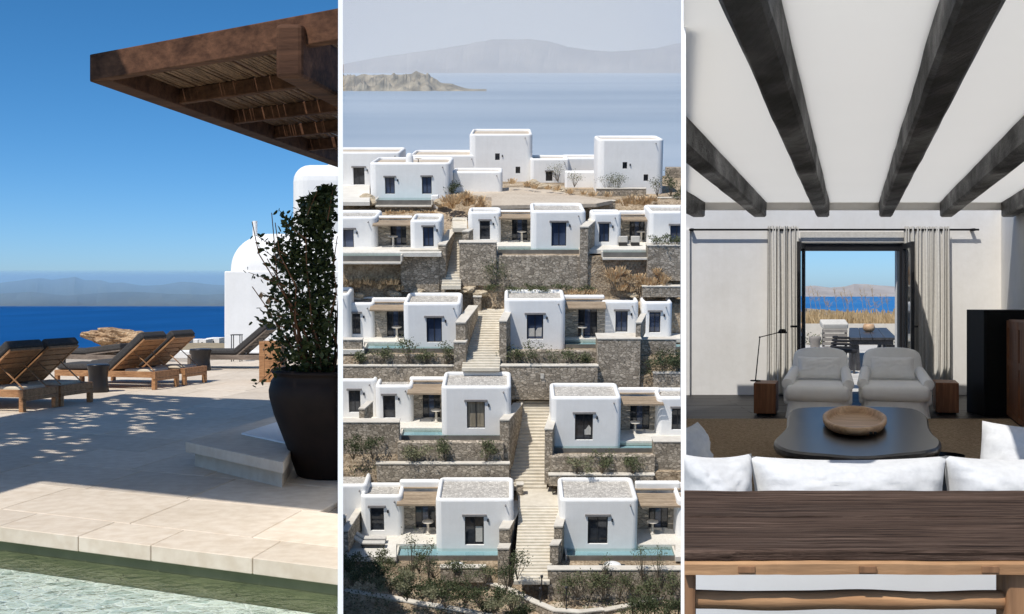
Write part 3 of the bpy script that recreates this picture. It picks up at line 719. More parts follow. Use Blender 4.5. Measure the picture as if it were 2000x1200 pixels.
def stairs(label, xb0, xb1, yb, Yb, xt0, xt1, yt, Yt, n):
    zb, zt = L(1000, yb, Yb).z, L(1000, yt, Yt).z; s = thing('stone_stairs', label, 'stairs', L((xb0 + xb1) / 2, yb, Yb), M2)
    A0, A1, B0, B1 = L(xb0, yb, Yb).x, L(xb1, yb, Yb).x, L(xt0, yt, Yt).x, L(xt1, yt, Yt).x
    for i in range(n):
        f, g = i / n, (i + 1) / n; y0, y1 = Yb + (Yt - Yb) * f, Yb + (Yt - Yb) * g; z1 = zb + (zt - zb) * g
        MB().box(A0 + (B0 - A0) * f, A1 + (B1 - A1) * f, y0, y1 + .12, z1 - (zt - zb) / n - .12, z1).build('step', 'step', s, bev=.012, seg=1)
    return s
def patio(label, x0, x1, yw, yp0, yp1, yfl, Z, gx, tbl=None):
    xm = (x0 + x1) / 2; Yfl = LZ(xm, yfl, Z).y; YM = min(((Z4, 57.5), (Z3, 63.2), (Z3d, 63.2), (Z2, 68.0), (Z1, 74.2)), key=lambda q: abs(q[0] - Z))[1]; Yb = min(Yfl + .9, YM); Yfl = min(Yfl, Yb - .5)
    X0, X1 = L(x0, yfl, Yb).x - .1, L(x1, yfl, Yb).x + .1; Zw = L(xm, yw, Yb + .6).z; Zp0 = L(xm, yp0, Yb + .02).z; Zp1 = L(xm, yp1, Yfl - .25).z
    p = thing('covered_patio', label, 'patio', (X0, Yb, Z), M2, 'pergola patios between the villas')
    MB().box(X0, X1, Yb + .46, Yb + .85, Z - .5, Zw).build('white_wall', 'white', p, bev=.1, seg=3)
    g0, g1 = L(gx[0], yfl, Yb).x, L(gx[1], yfl, Yb).x; zt = min(Zp0, Zp1) - .12
    MB().box(X0, g0, Yb, Yb + .45, Z - .3, zt + .1).build('stone_pier', 'stonelight', p); MB().box(g1, X1, Yb, Yb + .45, Z - .3, zt + .1).build('stone_pier', 'stonelight', p)
    n = 3; fr = MB(); w = (g1 - g0) / n
    for k in range(n + 1): fr.box(g0 + w * k - .025, g0 + w * k + .025, Yb + .15, Yb + .22, Z, zt)
    fr.box(g0, g1, Yb + .152, Yb + .218, zt - .06, zt + .1); f = fr.build('glass_door', 'frame2', p)
    for k in range(n): MB().box(g0 + w * k + .026, g0 + w * (k + 1) - .026, Yb + .18, Yb + .19, Z, zt - .062).build('pane', ('darkglass', 'blueglass', 'darkglass')[k], f)
    a, b = Vector((X0, Yb - .02, Zp0)), Vector((X0, Yfl - .25, Zp1)); nb = 9; d = b - a
    for k in range(nb):
        q = a + d * (k / nb); MB().para(q, (X1 - X0, 0, 0), d * (.8 / nb), (0, 0, .03)).build('slat', 'slat', p)
    for k in range(4):
        q = a + Vector(((X1 - X0 - .06) * k / 3, 0, -.085)); MB().para(q, (.06, 0, 0), d, (0, 0, .08)).build('rafter', 'lintel', p)
    MB().para(b + Vector((0, -.05, -.06)), (X1 - X0, 0, 0), (0, .05, 0), (0, 0, .1)).build('front_beam', 'slat', p)
    MB().para(Vector((X0, Yb + .3, Zp0 + .06)), (X1 - X0, 0, 0), (0, .2, 0), (0, 0, .05)).build('back_beam', 'slat', p)
    if tbl:
        c = L(tbl, yfl - 2, Yfl + .25); c.z = Z
        t_ = thing('pedestal_table', tbl_labels.pop(0), 'table', c, M2, 'white pedestal tables on the patios')
        MB().lathe([(.13, 0), (.13, .02), (.07, .05), (.06, .62), (.1, .66)], c, 14).build('pedestal', 'cap', t_)
        MB().lathe([(0, .66), (.3, .66), (.31, .68), (.3, .7), (0, .7)], c, 18).build('top', 'cap', t_)
    return p
tbl_labels = ['white pedestal table on the patio left of the top stone stairs', 'white pedestal table beside the upper villa with the wide stone front wall', 'white pedestal table behind two cream lounge chairs', 'white pedestal table on the patio left of the second stairs', 'white pedestal table on the patio right of the villa with white curtains', 'white pedestal table on the left patio of the third terrace', 'white pedestal table on the right patio of the third terrace', 'white pedestal table behind the two sun loungers on the lowest terrace', 'white pedestal table on the right patio of the lowest terrace']

def zone(name, pts, mat, kind='structure', z0=None, th=.25):
    return MB().prism([(p.x, p.y) for p in pts], pts[0].z - th, pts[0].z).build(name, mat, Mx=M2, kind=kind)
# ground: one stepped hillside
prof = [(36, Z4 - 2.6), (50.2, Z4 - 1.5), (52.9, Z4 - 1.25), (53.3, Z4 - .3), (58.4, Z4 - .25), (58.75, Z3 - 1.55), (59.3, Z3d - .9), (59.5, Z3d - .3), (64.0, Z3 - .25), (64.15, Z2 - 1.3), (64.5, Z2 - 1.1), (64.7, Z2 - .3), (68.9, Z2 - .25), (69.1, Z1 - 3.2), (69.75, Z1 - 2.9), (69.85, Z1 - .3), (75.5, Z1 - .25), (77.0, Z0 - 1.6), (80.5, Z0 - .75), (81.3, Z0 - .2), (99, Z0 - .1), (106, Z0 - 3), (118, -15.5)]
CORR = [(51.6, 56.9, 1000, 1098, L(1000, 1138, 51.6).z, L(1000, 990, 56.8).z), (56.9, 59.3, 1000, 1098, L(1000, 990, 56.8).z, L(1000, 990, 56.8).z), (59.3, 64.3, 990, 1082, L(1000, 955, 59.35).z, L(1000, 782, 64.2).z), (63.2, 69.1, 900, 992, L(1000, 722, 63.2).z, L(1000, 607, 69).z), (68.9, 75.2, 855, 915, L(1000, 562, 68.9).z, L(1000, 428, 75).z)]
mb = MB(); nx = 90; vs = []; fs = []
yy = []
for (a, b), (c, d) in zip(prof, prof[1:]):
    k = max(1, int((c - a) / .5)) if c - a > .6 else 1
    yy += [(a + (c - a) * i / k, b + (d - b) * i / k) for i in range(k)]
yy.append(prof[-1])
for j, (y, zz_) in enumerate(yy):
    for i in range(nx + 1):
        z = zz_
        x = (-.17 + .36 * i / nx) * y
        flat = 0.0 if (53.3 < y < 58.5 or 59.4 < y < 64.05 or 64.6 < y < 69 or 68.9 < y < 69.5 or 69.8 < y < 75.6 or 81 < y < 99.5) else 1
        px_ = 1000 + F * x / (y * CT - z * ST)
        for ya, yb_, xa, xb, za, zb_ in CORR:
            if ya <= y <= yb_ and xa < px_ < xb: z = min(z, za + (zb_ - za) * (y - ya) / (yb_ - ya) - .45)
        vs.append((x, y, z + flat * (.16 * noise.noise(Vector((x * .8, y * .8, 0))) + .1 * noise.noise(Vector((x * 2.4, y * 2.4, 5))))))
m = nx + 1
mb.add(vs, [(j * m + i, j * m + i + 1, (j + 1) * m + i + 1, (j + 1) * m + i) for j in range(len(yy) - 1) for i in range(nx)])
mb.build('hillside', 'soil', Mx=M2, kind='structure')
def terr(x0, x1, yf, yb, Z, mat='pave', name='terrace_paving'):
    a, b, c, d = LZ(x0, yf, Z), LZ(x1, yf, Z), LZ(x1, yb, Z), LZ(x0, yb, Z); zone(name, [a, b, c, d], mat)
for x0, x1, yf, yb, Z in ((655, 985, 1063, 1020, Z4 + .10), (655, 774, 1088, 1062.9, Z4 + .10), (1190, 1350, 1064, 1020, Z4 + .10), (1319, 1350, 1088, 1063.9, Z4 + .10),
                          (655, 982, 836, 800, Z3 + .08), (655, 783, 856, 835.9, Z3 + .08), (1200, 1350, 862, 815, Z3d + .10), (1279, 1350, 880, 861.9, Z3d + .10),
                          (655, 890, 668, 640, Z2 + .08), (655, 711, 684, 667.9, Z2 + .08), (1090, 1350, 662, 640, Z2 + .08), (1168, 1316, 676, 661.9, Z2 + .08),
                          (655, 862, 494, 465, Z1 + .08), (905, 1060, 481, 462, Z1 + .08), (905, 970, 489, 480.9, Z1 + .08), (1150, 1350, 488, 462, Z1 + .08)):
    terr(x0, x1, yf, yb, Z)
terr(655, 722, 395, 352, Z0 + .12)
# plaza on the hilltop
zone('plaza', [LZ(960, 402, Z0 + .05), LZ(1165, 398, Z0 + .05), LZ(1195, 392, Z0 + .05), LZ(1130, 382, Z0 + .05), LZ(1060, 368, Z0 + .05), LZ(1000, 366, Z0 + .05), LZ(890, 376, Z0 + .05), LZ(960, 386, Z0 + .05)], 'plaza')

# --- hilltop buildings
dg = 'darkglass'
villa('low white villa with a dark double door at the hilltop, left of the pool villa', 640, 782, 297, 362, 288, Z=Z0 + .12, wins=[(690, 712, 328, 361, dg)], roof='plaza')
villa('hilltop white villa with two tall shuttered windows above a blue plunge pool', 722, 880, 318, 386, 307, Z=Z0, wins=[(752, 771, 347, 379), (824, 843, 346, 379)], rc=.45, roof='plaza')
villa('narrow white block joined to the back of the hilltop pool villa', 800, 936, 303, 352, 293, Z=Z0, roof='plaza', rc=.5)
villa('low blank white wall block beside the beige plaza', 884, 981, 335, 376, 328, Z=Z0, roof='plaza', rc=.3)
villa('tallest white tower with two tiny windows on the hilltop', 917, 1040, 262, 352, 252, Z=Z0, wins=[(967, 976, 300, 313, dg), (1007, 1016, 326, 339, dg)], roof='plaza', rc=.5)
villa('low white link building with a small dark door beside the tall tower', 1036, 1112, 310, 354, 303, Z=Z0, wins=[(1066, 1079, 336, 354, dg)], roof='plaza')
villa('long low white block set back between the two hilltop towers', 1100, 1172, 308, 348, 302, Z=Z0, roof='plaza')
villa('low white garden wall block in front of the right hilltop tower', 1104, 1172, 336, 363, 334, Z=Z0, roof='plaza', rc=.15)
villa('white tower with two tiny windows standing behind bare shrubs', 1167, 1296, 272, 376, 265, Z=Z0 - .05, wins=[(1216, 1225, 317, 330, dg), (1257, 1266, 341, 354, dg)], roof='plaza', rc=.5)
swall('broken dry-stone wall at the hilltop beside the right tower', 1302, 1350, 328, 352, Y=97, cap=False, th=1.0)
swall('short dry-stone wall below the hilltop tower', 1262, 1350, 386, 397, Y=82.5, th=.3)
swall('stone wall closing the beige plaza above the middle villa', 1060, 1202, 392, 412, Y=79.5)
swall('grey stone terrace wall under the tower with bare shrubs', 1165, 1262, 368, 384, Y=84.2, cap=True)
swall('dark stone wall under the hilltop plunge pool', 733, 846, 398, 414, Y=80.4)
pool2('blue plunge pool in front of the hilltop villa with two windows', 735, 842, Z0 - .02, 391, 398, 386.2)
villa('small stone pier block at the end of the hilltop plunge pool', 842, 856, 382, 400, 380, Y=80.6, name='stone_pier', roof='cap', rc=.06, pw=.08, minDepth=.5)
for c_, (px, py, Y, s_) in enumerate([(718, 388, 81, .5), (728, 396, 80.5, .35), (862, 396, 80.2, .45), (870, 385, 82, .3)]):
    p = L(px, py, Y); rockmesh(p, s_ * 1.2, s_, s_ * .7, c_ * 3.3, 3, .3).build('boulder', 'boulder2', loc=p, Mx=M2, cat='rock', label=['tall pale boulder left of the hilltop plunge pool', 'small pale boulder at the left end of the plunge pool wall', 'pale boulder at the right end of the plunge pool', 'small pale rock below the rounded corner of the pool villa'][c_])
# rooftop vent and dish on the pool villa
p = L(800, 316, 83.2); v_ = thing('rooftop_chimney', 'small white rounded chimney on the hilltop pool villa roof', 'chimney', p, M2)
MB().lathe([(.3, -.3), (.27, .3), (.2, .55), (.12, .62), (0, .64)], p, 14).build('stack', 'white', v_)
p = L(817, 314, 84); v_ = thing('satellite_dish', 'pale satellite dish on the hilltop pool villa roof', 'dish', p, M2)
MB().tube(p + Vector((0, 0, -.4)), p + Vector((0, 0, .1)), .03, .03, 6).build('mast', 'frame2', v_); MB().lathe([(0, .0), (.15, .02), (.28, .08)], p + Vector((0, 0, .1)), 16).build('bowl', 'cap', v_)
v_.rotation_euler.x += R(0)

# --- first terrace
villa('white villa with a wide blue-glass door at the left end of the first terrace', 625, 736, 424, 497, 410, Z=Z1, Y=71, wins=[(655, 691, 449, 494)], rc=.4)
villa('white villa with one tall window above a stone bastion, left of the top stairs', 801, 862, 430, 488, 417, Z=Z1 + .08, wins=[(826, 847, 444, 482)], rc=.3)
villa('small white villa with a dark open doorway right of the top stairs', 914, 978, 414, 474, 405, Z=Z1 + .08, wins=[(937, 957, 432, 468, dg, 1)])
villa('wide white villa with a blue-shuttered door over the long stone wall', 1037, 1144, 412, 485, 396, Z=Z1, wins=[(1077, 1106, 435, 481)], rc=.35)
villa('small white villa with one window right of the sloping stone wall', 1154, 1213, 416, 480, 409, Z=Z1 + .08, wins=[(1170, 1190, 437, 473)])
villa('white villa behind a planted wall at the right end of the first terrace', 1268, 1360, 413, 480, 400, Z=Z1 + .08, wins=[(1309, 1335, 441, 478)])
patio('pergola patio between the first-terrace villas left of the top stairs', 736, 802, 422, 431, 440, 484, Z1 + .08, (763, 794), 768)
patio('pergola patio left of the wide blue-shuttered villa', 978, 1040, 411, 419, 427, 474, Z1 + .08, (1000, 1030), 1019)
patio('pergola patio with lounge chairs at the right of the first terrace', 1211, 1270, 412, 424, 431, 474, Z1 + .08, (1229, 1258), 1252)
pool2('shallow pool at the left end of the first terrace', 640, 782, Z1 - .02, 500, 508, 497)
pool2('pool in front of the wide blue-shuttered villa', 972, 1131, Z1 - .02, 488, 496, 481)
pool2('small pool below two cream lounge chairs', 1178, 1266, Z1 - .02, 493, 500, 488)
swall('long stone retaining wall under the left pool of the first terrace', 640, 783, 512, 550, Y=69.9, cap=False)
swall('tall square stone bastion left of the top stairs', 782, 858, 488, 562, Y=69.5, th=.9)
swall('tall stone block right of the top stairs', 897, 970, 473, 550, Y=69.6, th=.8)
swall('long rough stone wall under the wide blue-shuttered villa', 966, 1146, 500, 562, Y=69.75, cap=False)
swall('dark stone wall behind the ochre tussocks', 1146, 1268, 502, 560, Y=70.0, cap=False)
swall('stone wall with plants on top at the right of the first terrace', 1264, 1360, 479, 540, Y=69.4, th=.9)
swall('low stone wall edging the ochre rockery at the right', 1255, 1360, 559, 572, Y=68.7)
dwall('stone wall climbing on the left of the top stairs', 856, 478, 69.6, 876, 440, 73.6, low=3.2, th=.45)
dwall('stone wall climbing at the right of the wide blue-shuttered villa', 1133, 443, 69.6, 1152, 424, 72.6, low=4.2, th=.5)
dwall('short stone wall at the right edge of the top stairs', 903, 452, 70.6, 912, 447, 71.6, low=1.2, th=.4)
stairs('narrow top flight of pale stone stairs between stone walls', 862, 900, 562, 68.9, 884, 908, 428, 75, 26)
terr(884, 912, 446, 425, L(890, 432, 75).z + .02, 'step')
for px, py, l_ in ((1217, 481, 'left one of two cream lounge chairs above the small pool'), (1241, 481, 'right one of two cream lounge chairs above the small pool')):
    p = LZ(px, py, Z1 + .08); t_ = thing('lounge_chair', l_, 'chair', p, M2, 'cream lounge chairs')
    MB().box(p.x - .27, p.x + .27, p.y, p.y + .55, Z1 + .1, Z1 + .3).build('seat', 'darkwood', t_, bev=.02); MB().box(p.x - .29, p.x + .29, p.y + .0, p.y + .16, Z1 + .3, Z1 + .72).build('backrest', 'furn', t_, bev=.05)

# --- second terrace
villa('white block cut off at the left end of the second terrace, higher than its neighbour', 630, 683, 574, 640, 560, Z=Z2 + .5, Y=67)
villa('white villa with one dark window left of the second-terrace pergola', 650, 731, 592, 660, 579, Z=Z2 + .08, wins=[(682, 704, 613, 653, dg)])
villa('wide white villa with a dark-framed glass door left of the second stairs', 788, 900, 592, 677, 571, Z=Z2, wins=[(833, 863, 621, 669)], rc=.3)
villa('wide white villa with white curtains in its door right of the second stairs', 985, 1104, 584, 674, 565, Z=Z2, wins=[(1029, 1061, 615, 663, 'blueglass', 2, [(.1, .1), (.9, .1), (.92, .46), (.66, .44), (.52, .3), (.46, .44), (.1, .42)])], rc=.3)
villa('white villa with a four-pane window above the square stone bastion', 1175, 1247, 588, 658, 573, Z=Z2 + .08, wins=[(1202, 1226, 608, 649)])
villa('white villa with a four-pane window beyond the thin stone fin wall', 1254, 1313, 590, 658, 576, Z=Z2 + .08, wins=[(1268, 1290, 610, 650)])
patio('pergola patio left of the villa with the dark-framed door', 729, 792, 582, 596, 606, 656, Z2 + .08, (756, 790), 775)
patio('pergola patio right of the villa with white curtains', 1102, 1178, 577, 590, 602, 652, Z2 + .08, (1129, 1166), 1137)
villa('white parapet block at the far right of the second terrace', 1312, 1360, 583, 640, 578, Z=Z2 + .3)
pool2('pool along the villa with the dark-framed door', 713, 888, Z2 - .02, 681, 690, 668)
pool2('pool along the villa with white curtains', 1000, 1166, Z2 - .02, 673, 682, 662)
pool2('small pool at the far right of the second terrace', 1318, 1360, Z2 - .02, 678, 688, 668)
swall('stone wall left of the long pool on the second terrace', 640, 708, 663, 712, Y=64.9)
swall('rough stone wall under the pool of the dark-framed villa', 708, 892, 695, 716, Y=64.55, cap=False)
swall('rough stone wall under the pool of the curtained villa', 985, 1168, 686, 716, Y=64.55, cap=False)
swall('tall square stone bastion under the four-pane window villa', 1166, 1251, 661, 760, Y=63.9, th=1.3)
swall('stone wall right of the square bastion', 1250, 1320, 662, 735, Y=64.8)
swall('low planter wall under the shrubs left of the second stairs', 640, 905, 714, 738, Y=63.95, th=.25)
swall('planter wall with an electric box right of the second stairs', 972, 1168, 714, 772, Y=63.6, th=.4)
swall('low stone wall under the dark shrub at the right', 1276, 1360, 728, 752, Y=63.6, th=.3)
dwall('stone wall climbing on the left of the second stairs', 890, 630, 64.3, 916, 592, 68.2, low=3.0, th=.55, steps=1)
dwall('low stone wall at the foot of the second stairs, on the left', 886, 668, 63.8, 890, 664, 64.6, low=2.2, th=.7)
dwall('stone wall climbing on the right of the second stairs', 975, 627, 64.3, 984, 608, 66.4, low=3.0, th=.42)
dwall('thin stone fin wall between the two four-pane windows', 1242, 630, 64.2, 1252, 615, 67, low=1.2, th=.3)
stairs('second flight of wide pale stone stairs between the villas', 902, 976, 722, 63.2, 920, 986, 607, 69, 24)
terr(924, 986, 607, 580, L(955, 606, 69).z, 'step')
swall('stone gate pier at the top of the second stairs', 925, 940, 579, 600, Y=68.8, th=.6)
p = L(1059, 735, 63.55); MB().box(p.x - .1, p.x + .1, p.y, p.y + .1, p.z - .15, p.z + .15).build('meter_box', 'cap', loc=p, Mx=M2, cat='box', label='small pale box fixed to the planter wall')

# --- third terrace
villa('white villa with one window at the left edge of the third terrace', 630, 736, 741, 815, 722, Z=Z3 + .1, wins=[(681, 704, 763, 806, dg)])
villa('lower white villa with one dark window left of the third-terrace pergola', 733, 806, 753, 824, 732, Z=Z3 + .1, wins=[(748, 772, 773, 817, dg, 1)])
villa('wide white villa with curtained glass door left of the third stairs', 862, 998, 755, 849, 725, Z=Z3, wins=[(912, 947, 785, 837, 'curtainglass')], rc=.3)
villa('wide white villa with an armchair behind its glass door right of the third stairs', 1076, 1213, 776, 871, 747, Z=Z3d, wins=[(1123, 1158, 809, 860, dg, 2, [(.5, .18), (.9, .18), (.9, .45), (.78, .56), (.62, .4), (.5, .36)])], rc=.3)
villa('white villa with a window at the right edge of the third terrace', 1283, 1370, 776, 850, 756, Z=Z3d + .1, wins=[(1312, 1336, 798, 840, dg)])
patio('pergola patio on the left of the third terrace', 803, 866, 737, 751, 769, 826, Z3 + .1, (826, 860), 852)
patio('pergola patio on the right of the third terrace', 1211, 1286, 758, 775, 790, 850, Z3d + .1, (1230, 1268), 1240)
pool2('pool in front of the curtained villa on the third terrace', 784, 978, Z3 - .02, 851, 860, 836)
pool2('pool in front of the villa with an armchair', 1082, 1278, Z3d - .02, 876, 886, 862)
swall('stone wall left of the third-terrace pool', 640, 780, 824, 895, Y=59.5, th=.6)
swall('stone wall under the pool of the curtained villa', 776, 984, 865, 900, Y=59.15, cap=False)
swall('stone wall under the pool of the armchair villa', 1075, 1280, 891, 922, Y=58.7, cap=False)
swall('square stone bastion at the right of the third terrace', 1276, 1370, 862, 930, Y=58.9, th=.8)
swall('low planting bed wall left of the third stairs', 735, 995, 905, 932, Y=58.5, th=.3)
swall('low planting bed wall right of the third stairs', 1072, 1278, 927, 940, Y=58.3, th=.3)
dwall('stone wall climbing on the left of the third stairs', 976, 820, 59.4, 1004, 792, 63.2, low=3.0, th=.5)
dwall('stone wall climbing on the right of the third stairs', 1064, 838, 58.8, 1076, 800, 62.2, low=3.2, th=.42)
dwall('short stone fin wall between the two left villas of the third terrace', 701, 798, 60.2, 718, 785, 61.8, low=.9, th=.3)
stairs('third flight of wide pale stone stairs between the villas', 994, 1068, 955, 59.35, 1008, 1076, 782, 64.2, 27)
terr(1010, 1078, 784, 762, L(1040, 782, 64.2).z, 'step')
swall('stone gate pier at the top of the third stairs', 1012, 1024, 738, 782, Y=64.0, th=.4)

# --- lowest terrace
villa('white villa at the left end of the lowest terrace, taller than its neighbour', 620, 718, 947, 1040, 906, Z=Z4 + .3, Y=57)
villa('white villa with one dark window left of the lowest pergola', 704, 786, 968, 1046, 941, Z=Z4 + .12, wins=[(723, 750, 992, 1037, dg, 1)])
villa('large white villa with an open sliding door left of the lowest stairs', 851, 1003, 975, 1071, 931, Z=Z4, wins=[(908, 945, 1009, 1065, dg, 2, [(.56, .08), (.92, .08), (.92, .62), (.56, .62)])], rc=.3)
villa('large white villa with a two-pane door reflecting a stone wall, right of the lowest stairs', 1093, 1246, 975, 1071, 931, Z=Z4, wins=[(1148, 1187, 1009, 1063, dg)], rc=.3)
villa('white villa edge at the right end of the lowest terrace', 1322, 1380, 975, 1050, 940, Z=Z4 + .12)
patio('pergola patio behind the two sun loungers on the lowest terrace', 784, 855, 938, 961, 986, 1046, Z4 + .12, (812, 850), 836)
patio('pergola patio at the right of the lowest terrace', 1244, 1325, 941, 964, 989, 1046, Z4 + .12, (1266, 1304), 1274)
pool2('pool with a shallow ledge in front of the villa with the open door', 776, 977, Z4 - .02, 1086, 1098, 1063)
pool2('pool in front of the villa with the two-pane door', 1108, 1318, Z4 - .02, 1086, 1097, 1064)
swall('stone wall behind the sun loungers at the left edge', 660, 676, 1010, 1095, Y=54.4, th=.3)
dwall('long sloping stone wall at the left edge of the lowest terrace', 668, 1036, 53.4, 697, 1002, 57.2, low=1.2, th=.3)
swall('pale low wall in front of the left pool of the lowest terrace', 860, 948, 1108, 1128, Y=52.6, th=.3)
swall('long stone retaining wall right of the lowest stairs', 1070, 1370, 1112, 1178, Y=51.8, th=.4)
dwall('stone wall climbing on the left of the lowest stairs', 975, 1032, 53.9, 1006, 986, 58.4, low=3.0, th=.5)
dwall('lower step of the stone wall left of the lowest stairs', 972, 1071, 52.8, 976, 1066, 53.8, low=2.6, th=.55)
dwall('stone wall climbing on the right of the lowest stairs', 1082, 1028, 53.9, 1092, 1000, 56.6, low=2.6, th=.42)
dwall('lower step of the stone wall right of the lowest stairs', 1074, 1064, 52.8, 1080, 1058, 53.8, low=2.4, th=.42)
stairs('lowest flight of wide pale stone stairs down to the path', 1003, 1074, 1138, 51.6, 1014, 1092, 990, 56.8, 24)
terr(1012, 1094, 990, 952, L(1050, 990, 56.8).z, 'step')
swall('stone gate pier at the top of the lowest stairs', 1009, 1022, 946, 985, Y=58.4, th=.4)
# path and curving walls at the foot
zp = Z4 - 1.52
pth = [(1034, 1140), (1070, 1140), (1075, 1176), (1180, 1178), (1240, 1166), (1350, 1150), (1350, 1158), (1240, 1178), (1180, 1192), (1110, 1194), (1070, 1184), (1034, 1168), (1020, 1155)]
pts = [LZ(x, y, zp + .12) for x, y in pth]
zone('path', pts, 'plaza')
def curvewall(label, pl_, h, Zt, th=.28, mat='cap'):
    c = [LZ(x, y, Zt) for x, y in pl_]; w = thing('garden_wall', label, 'wall', c[0] - Vector((0, 0, h)), M2)
    mb = MB(); cp_ = MB()
    for a, b in zip(c, c[1:]):
        d = (b - a); n = Vector((-d.y, d.x, 0)).normalized() * th
        mb.para(a - Vector((0, 0, h)), d, n, (0, 0, h - .05)); cp_.para(a + Vector((0, 0, -.048)) - n * .1, d * 1.005, n * 1.2, (0, 0, .06))
    mb.build('masonry', 'stonewall', w); cp_.build('coping', mat, w, rough=.02, sub=1)
curvewall('long pale-topped garden wall curving down past the shrubs to the path', [(655, 1080), (700, 1085), (760, 1097), (820, 1110), (880, 1126), (940, 1136), (1000, 1156), (1040, 1176), (1080, 1193), (1130, 1197), (1180, 1192)], .7, Z4 - 1.0)
curvewall('pale-topped garden wall running along the bottom left shrubs', [(655, 1150), (700, 1160), (760, 1168), (820, 1180), (870, 1188), (920, 1197), (960, 1206)], .8, Z4 - 1.25)
curvewall('pale edge wall of the path below the right shrubs', [(1180, 1194), (1240, 1182), (1300, 1167), (1350, 1155)], .6, Z4 - 1.2)
# small things on the lowest terrace
for k, (px, py, l_) in enumerate(((720, 1062, 'cream sun lounger by the left wall of the lowest terrace, the one nearer the villa'), (718, 1071, 'cream sun lounger by the left wall of the lowest terrace, the one nearer the garden'))):
    p = LZ(px, py, Z4 + .12); t_ = thing('sun_lounger', l_, 'sun lounger', p, M2, 'cream sun loungers on the lowest terrace')
    MB().box(p.x - .35, p.x + .9, p.y, p.y + .35, p.z + .12, p.z + .2).build('base', 'darkwood', t_); MB().box(p.x - .3, p.x + .9, p.y - .01, p.y + .36, p.z + .2, p.z + .29).build('cushion', 'furn', t_, bev=.02)
    MB().para(p + Vector((-.3, -.01, .2)), (-.45, 0, .3), (0, .37, 0), (.05, 0, .09)).build('backrest', 'furn', t_, bev=.02)
    for lx in (-.3, .8):
        for ly in (.03, .28): MB().box(p.x + lx, p.x + lx + .05, p.y + ly, p.y + ly + .05, p.z - .02, p.z + .12).build('leg', 'darkwood', t_)
for px, py, Y_, l_ in ((892, 1106, 52.9, 'white round table in the sunken seat below the left lowest pool'), (1196, 1105, 52.6, 'white round table in the sunken seat below the right lowest pool')):
    p = L(px, py, Y_); t_ = thing('round_table', l_, 'table', p - Vector((0, 0, .4)), M2, 'white round tables')
    MB().lathe([(0, 0), (.42, 0), (.44, .03), (.42, .06), (0, .06)], p, 24).build('top', 'white', t_); MB().tube(p - Vector((0, 0, .7)), p, .05, .05, 8).build('pedestal', 'frame2', t_)
    for s_ in (-1, 1): MB().box(p.x + s_ * .55 - .1, p.x + s_ * .55 + .1, p.y, p.y + .3, p.z - .3, p.z - .05).build('seat', 'darkwood', t_)
for px, y0, y1, Y_, l_ in ((1106, 1150, 1192, 50.2, 'thin black path light beside the long retaining wall'), (1055, 1152, 1175, 50.9, 'thin black path light at the foot of the stairs'), (1058, 1128, 1156, 51.4, 'thin black post at the last stair step')):
    a, b = L(px, y1, Y_), L(px, y0, Y_); t_ = thing('path_light', l_, 'lamp', a, M2, 'black path lights')
    MB().tube(a - Vector((0, 0, .2)), b, .03, .03, 8).build('post', 'frame2', t_); MB().lathe([(0, 0), (.07, .0), (.07, .1), (0, .12)], b, 10).build('head', 'frame2', t_)

# --- planting
def shrub2(px, py, Y, h, w, mat, label, group, n=200, seed=0, stem=True, leaf=.085, cat='shrub', name='shrub'):
    rg = random.Random(seed * 7 + int(px)); p = L(px, py, Y); t_ = thing(name, label, cat, p, M2, group)
    mb = MB(); st = MB()
    cl = [Vector((rg.gauss(0, w * .28), rg.gauss(0, w * .22), h * rg.uniform(.35, .95))) for _ in range(9)]
    for c in cl: st.tube(p + Vector((0, 0, -.15)), p + c, .022, .008, 4)
    for i in range(int(n * 2.2)):
        c = rg.choice(cl); q = p + c + Vector((rg.gauss(0, w * .13), rg.gauss(0, w * .13), rg.gauss(0, h * .11)))
        if q.z < p.z: q.z = p.z + .02
        leafquad(mb, q, leaf * rg.uniform(.5, 1.05), .4, rg, 1.8)
    if stem: st.build('stem', 'bark2', t_)
    mb.build('crown', mat, t_); return t_
sd = 0
def row(lst, mat, label, group, **k):
    global sd
    for (px, py, Y, h, w) in lst:
        sd += 1; shrub2(px, py, Y, h, w, mat, label, group, seed=sd, **k)
row([(705, 712, 64.3, .8, 1.0), (745, 712, 64.3, .95, 1.1), (800, 712, 64.25, 1.4, 1.4), (835, 712, 64.3, .8, 1.0), (868, 712, 64.25, 1.35, 1.2)], 'leaf2', 'olive shrub in the bed under the pool of the dark-framed villa', 'shrubs left of the second stairs')
row([(1005, 714, 64.2, 1.1, 1.2), (1060, 714, 64.2, 1.5, 1.6), (1120, 714, 64.2, .9, 1.3), (1150, 714, 64.3, .6, .9)], 'leaf2', 'olive shrub in the bed under the pool of the curtained villa', 'shrubs right of the second stairs')
row([(1295, 726, 63.9, 1.3, 1.6), (1325, 726, 63.9, 1.2, 1.4)], 'leaf4', 'dense dark shrub beside the square stone bastion', 'dark shrubs at the right', n=300)
row([(690, 893, 58.8, 1.1, 1.2), (728, 893, 58.8, 1.2, 1.1)], 'leaf4', 'dark shrub against the left stone wall of the third terrace', 'shrubs below the third terrace')
row([(812, 903, 58.8, 1.05, 1.5)], 'leaf3', 'round spiky silver shrub below the third-terrace pool', 'shrubs below the third terrace', n=420)
row([(872, 903, 58.8, 1.2, 1.0), (950, 900, 58.8, 1.15, 1.0)], 'leaf2', 'small olive tree below the pool of the curtained third-terrace villa', 'shrubs below the third terrace', n=200)
row([(1128, 924, 58.4, .8, 1.1)], 'leaf3', 'silver spiky shrub in the bed right of the third stairs', 'shrubs below the third terrace', n=300)
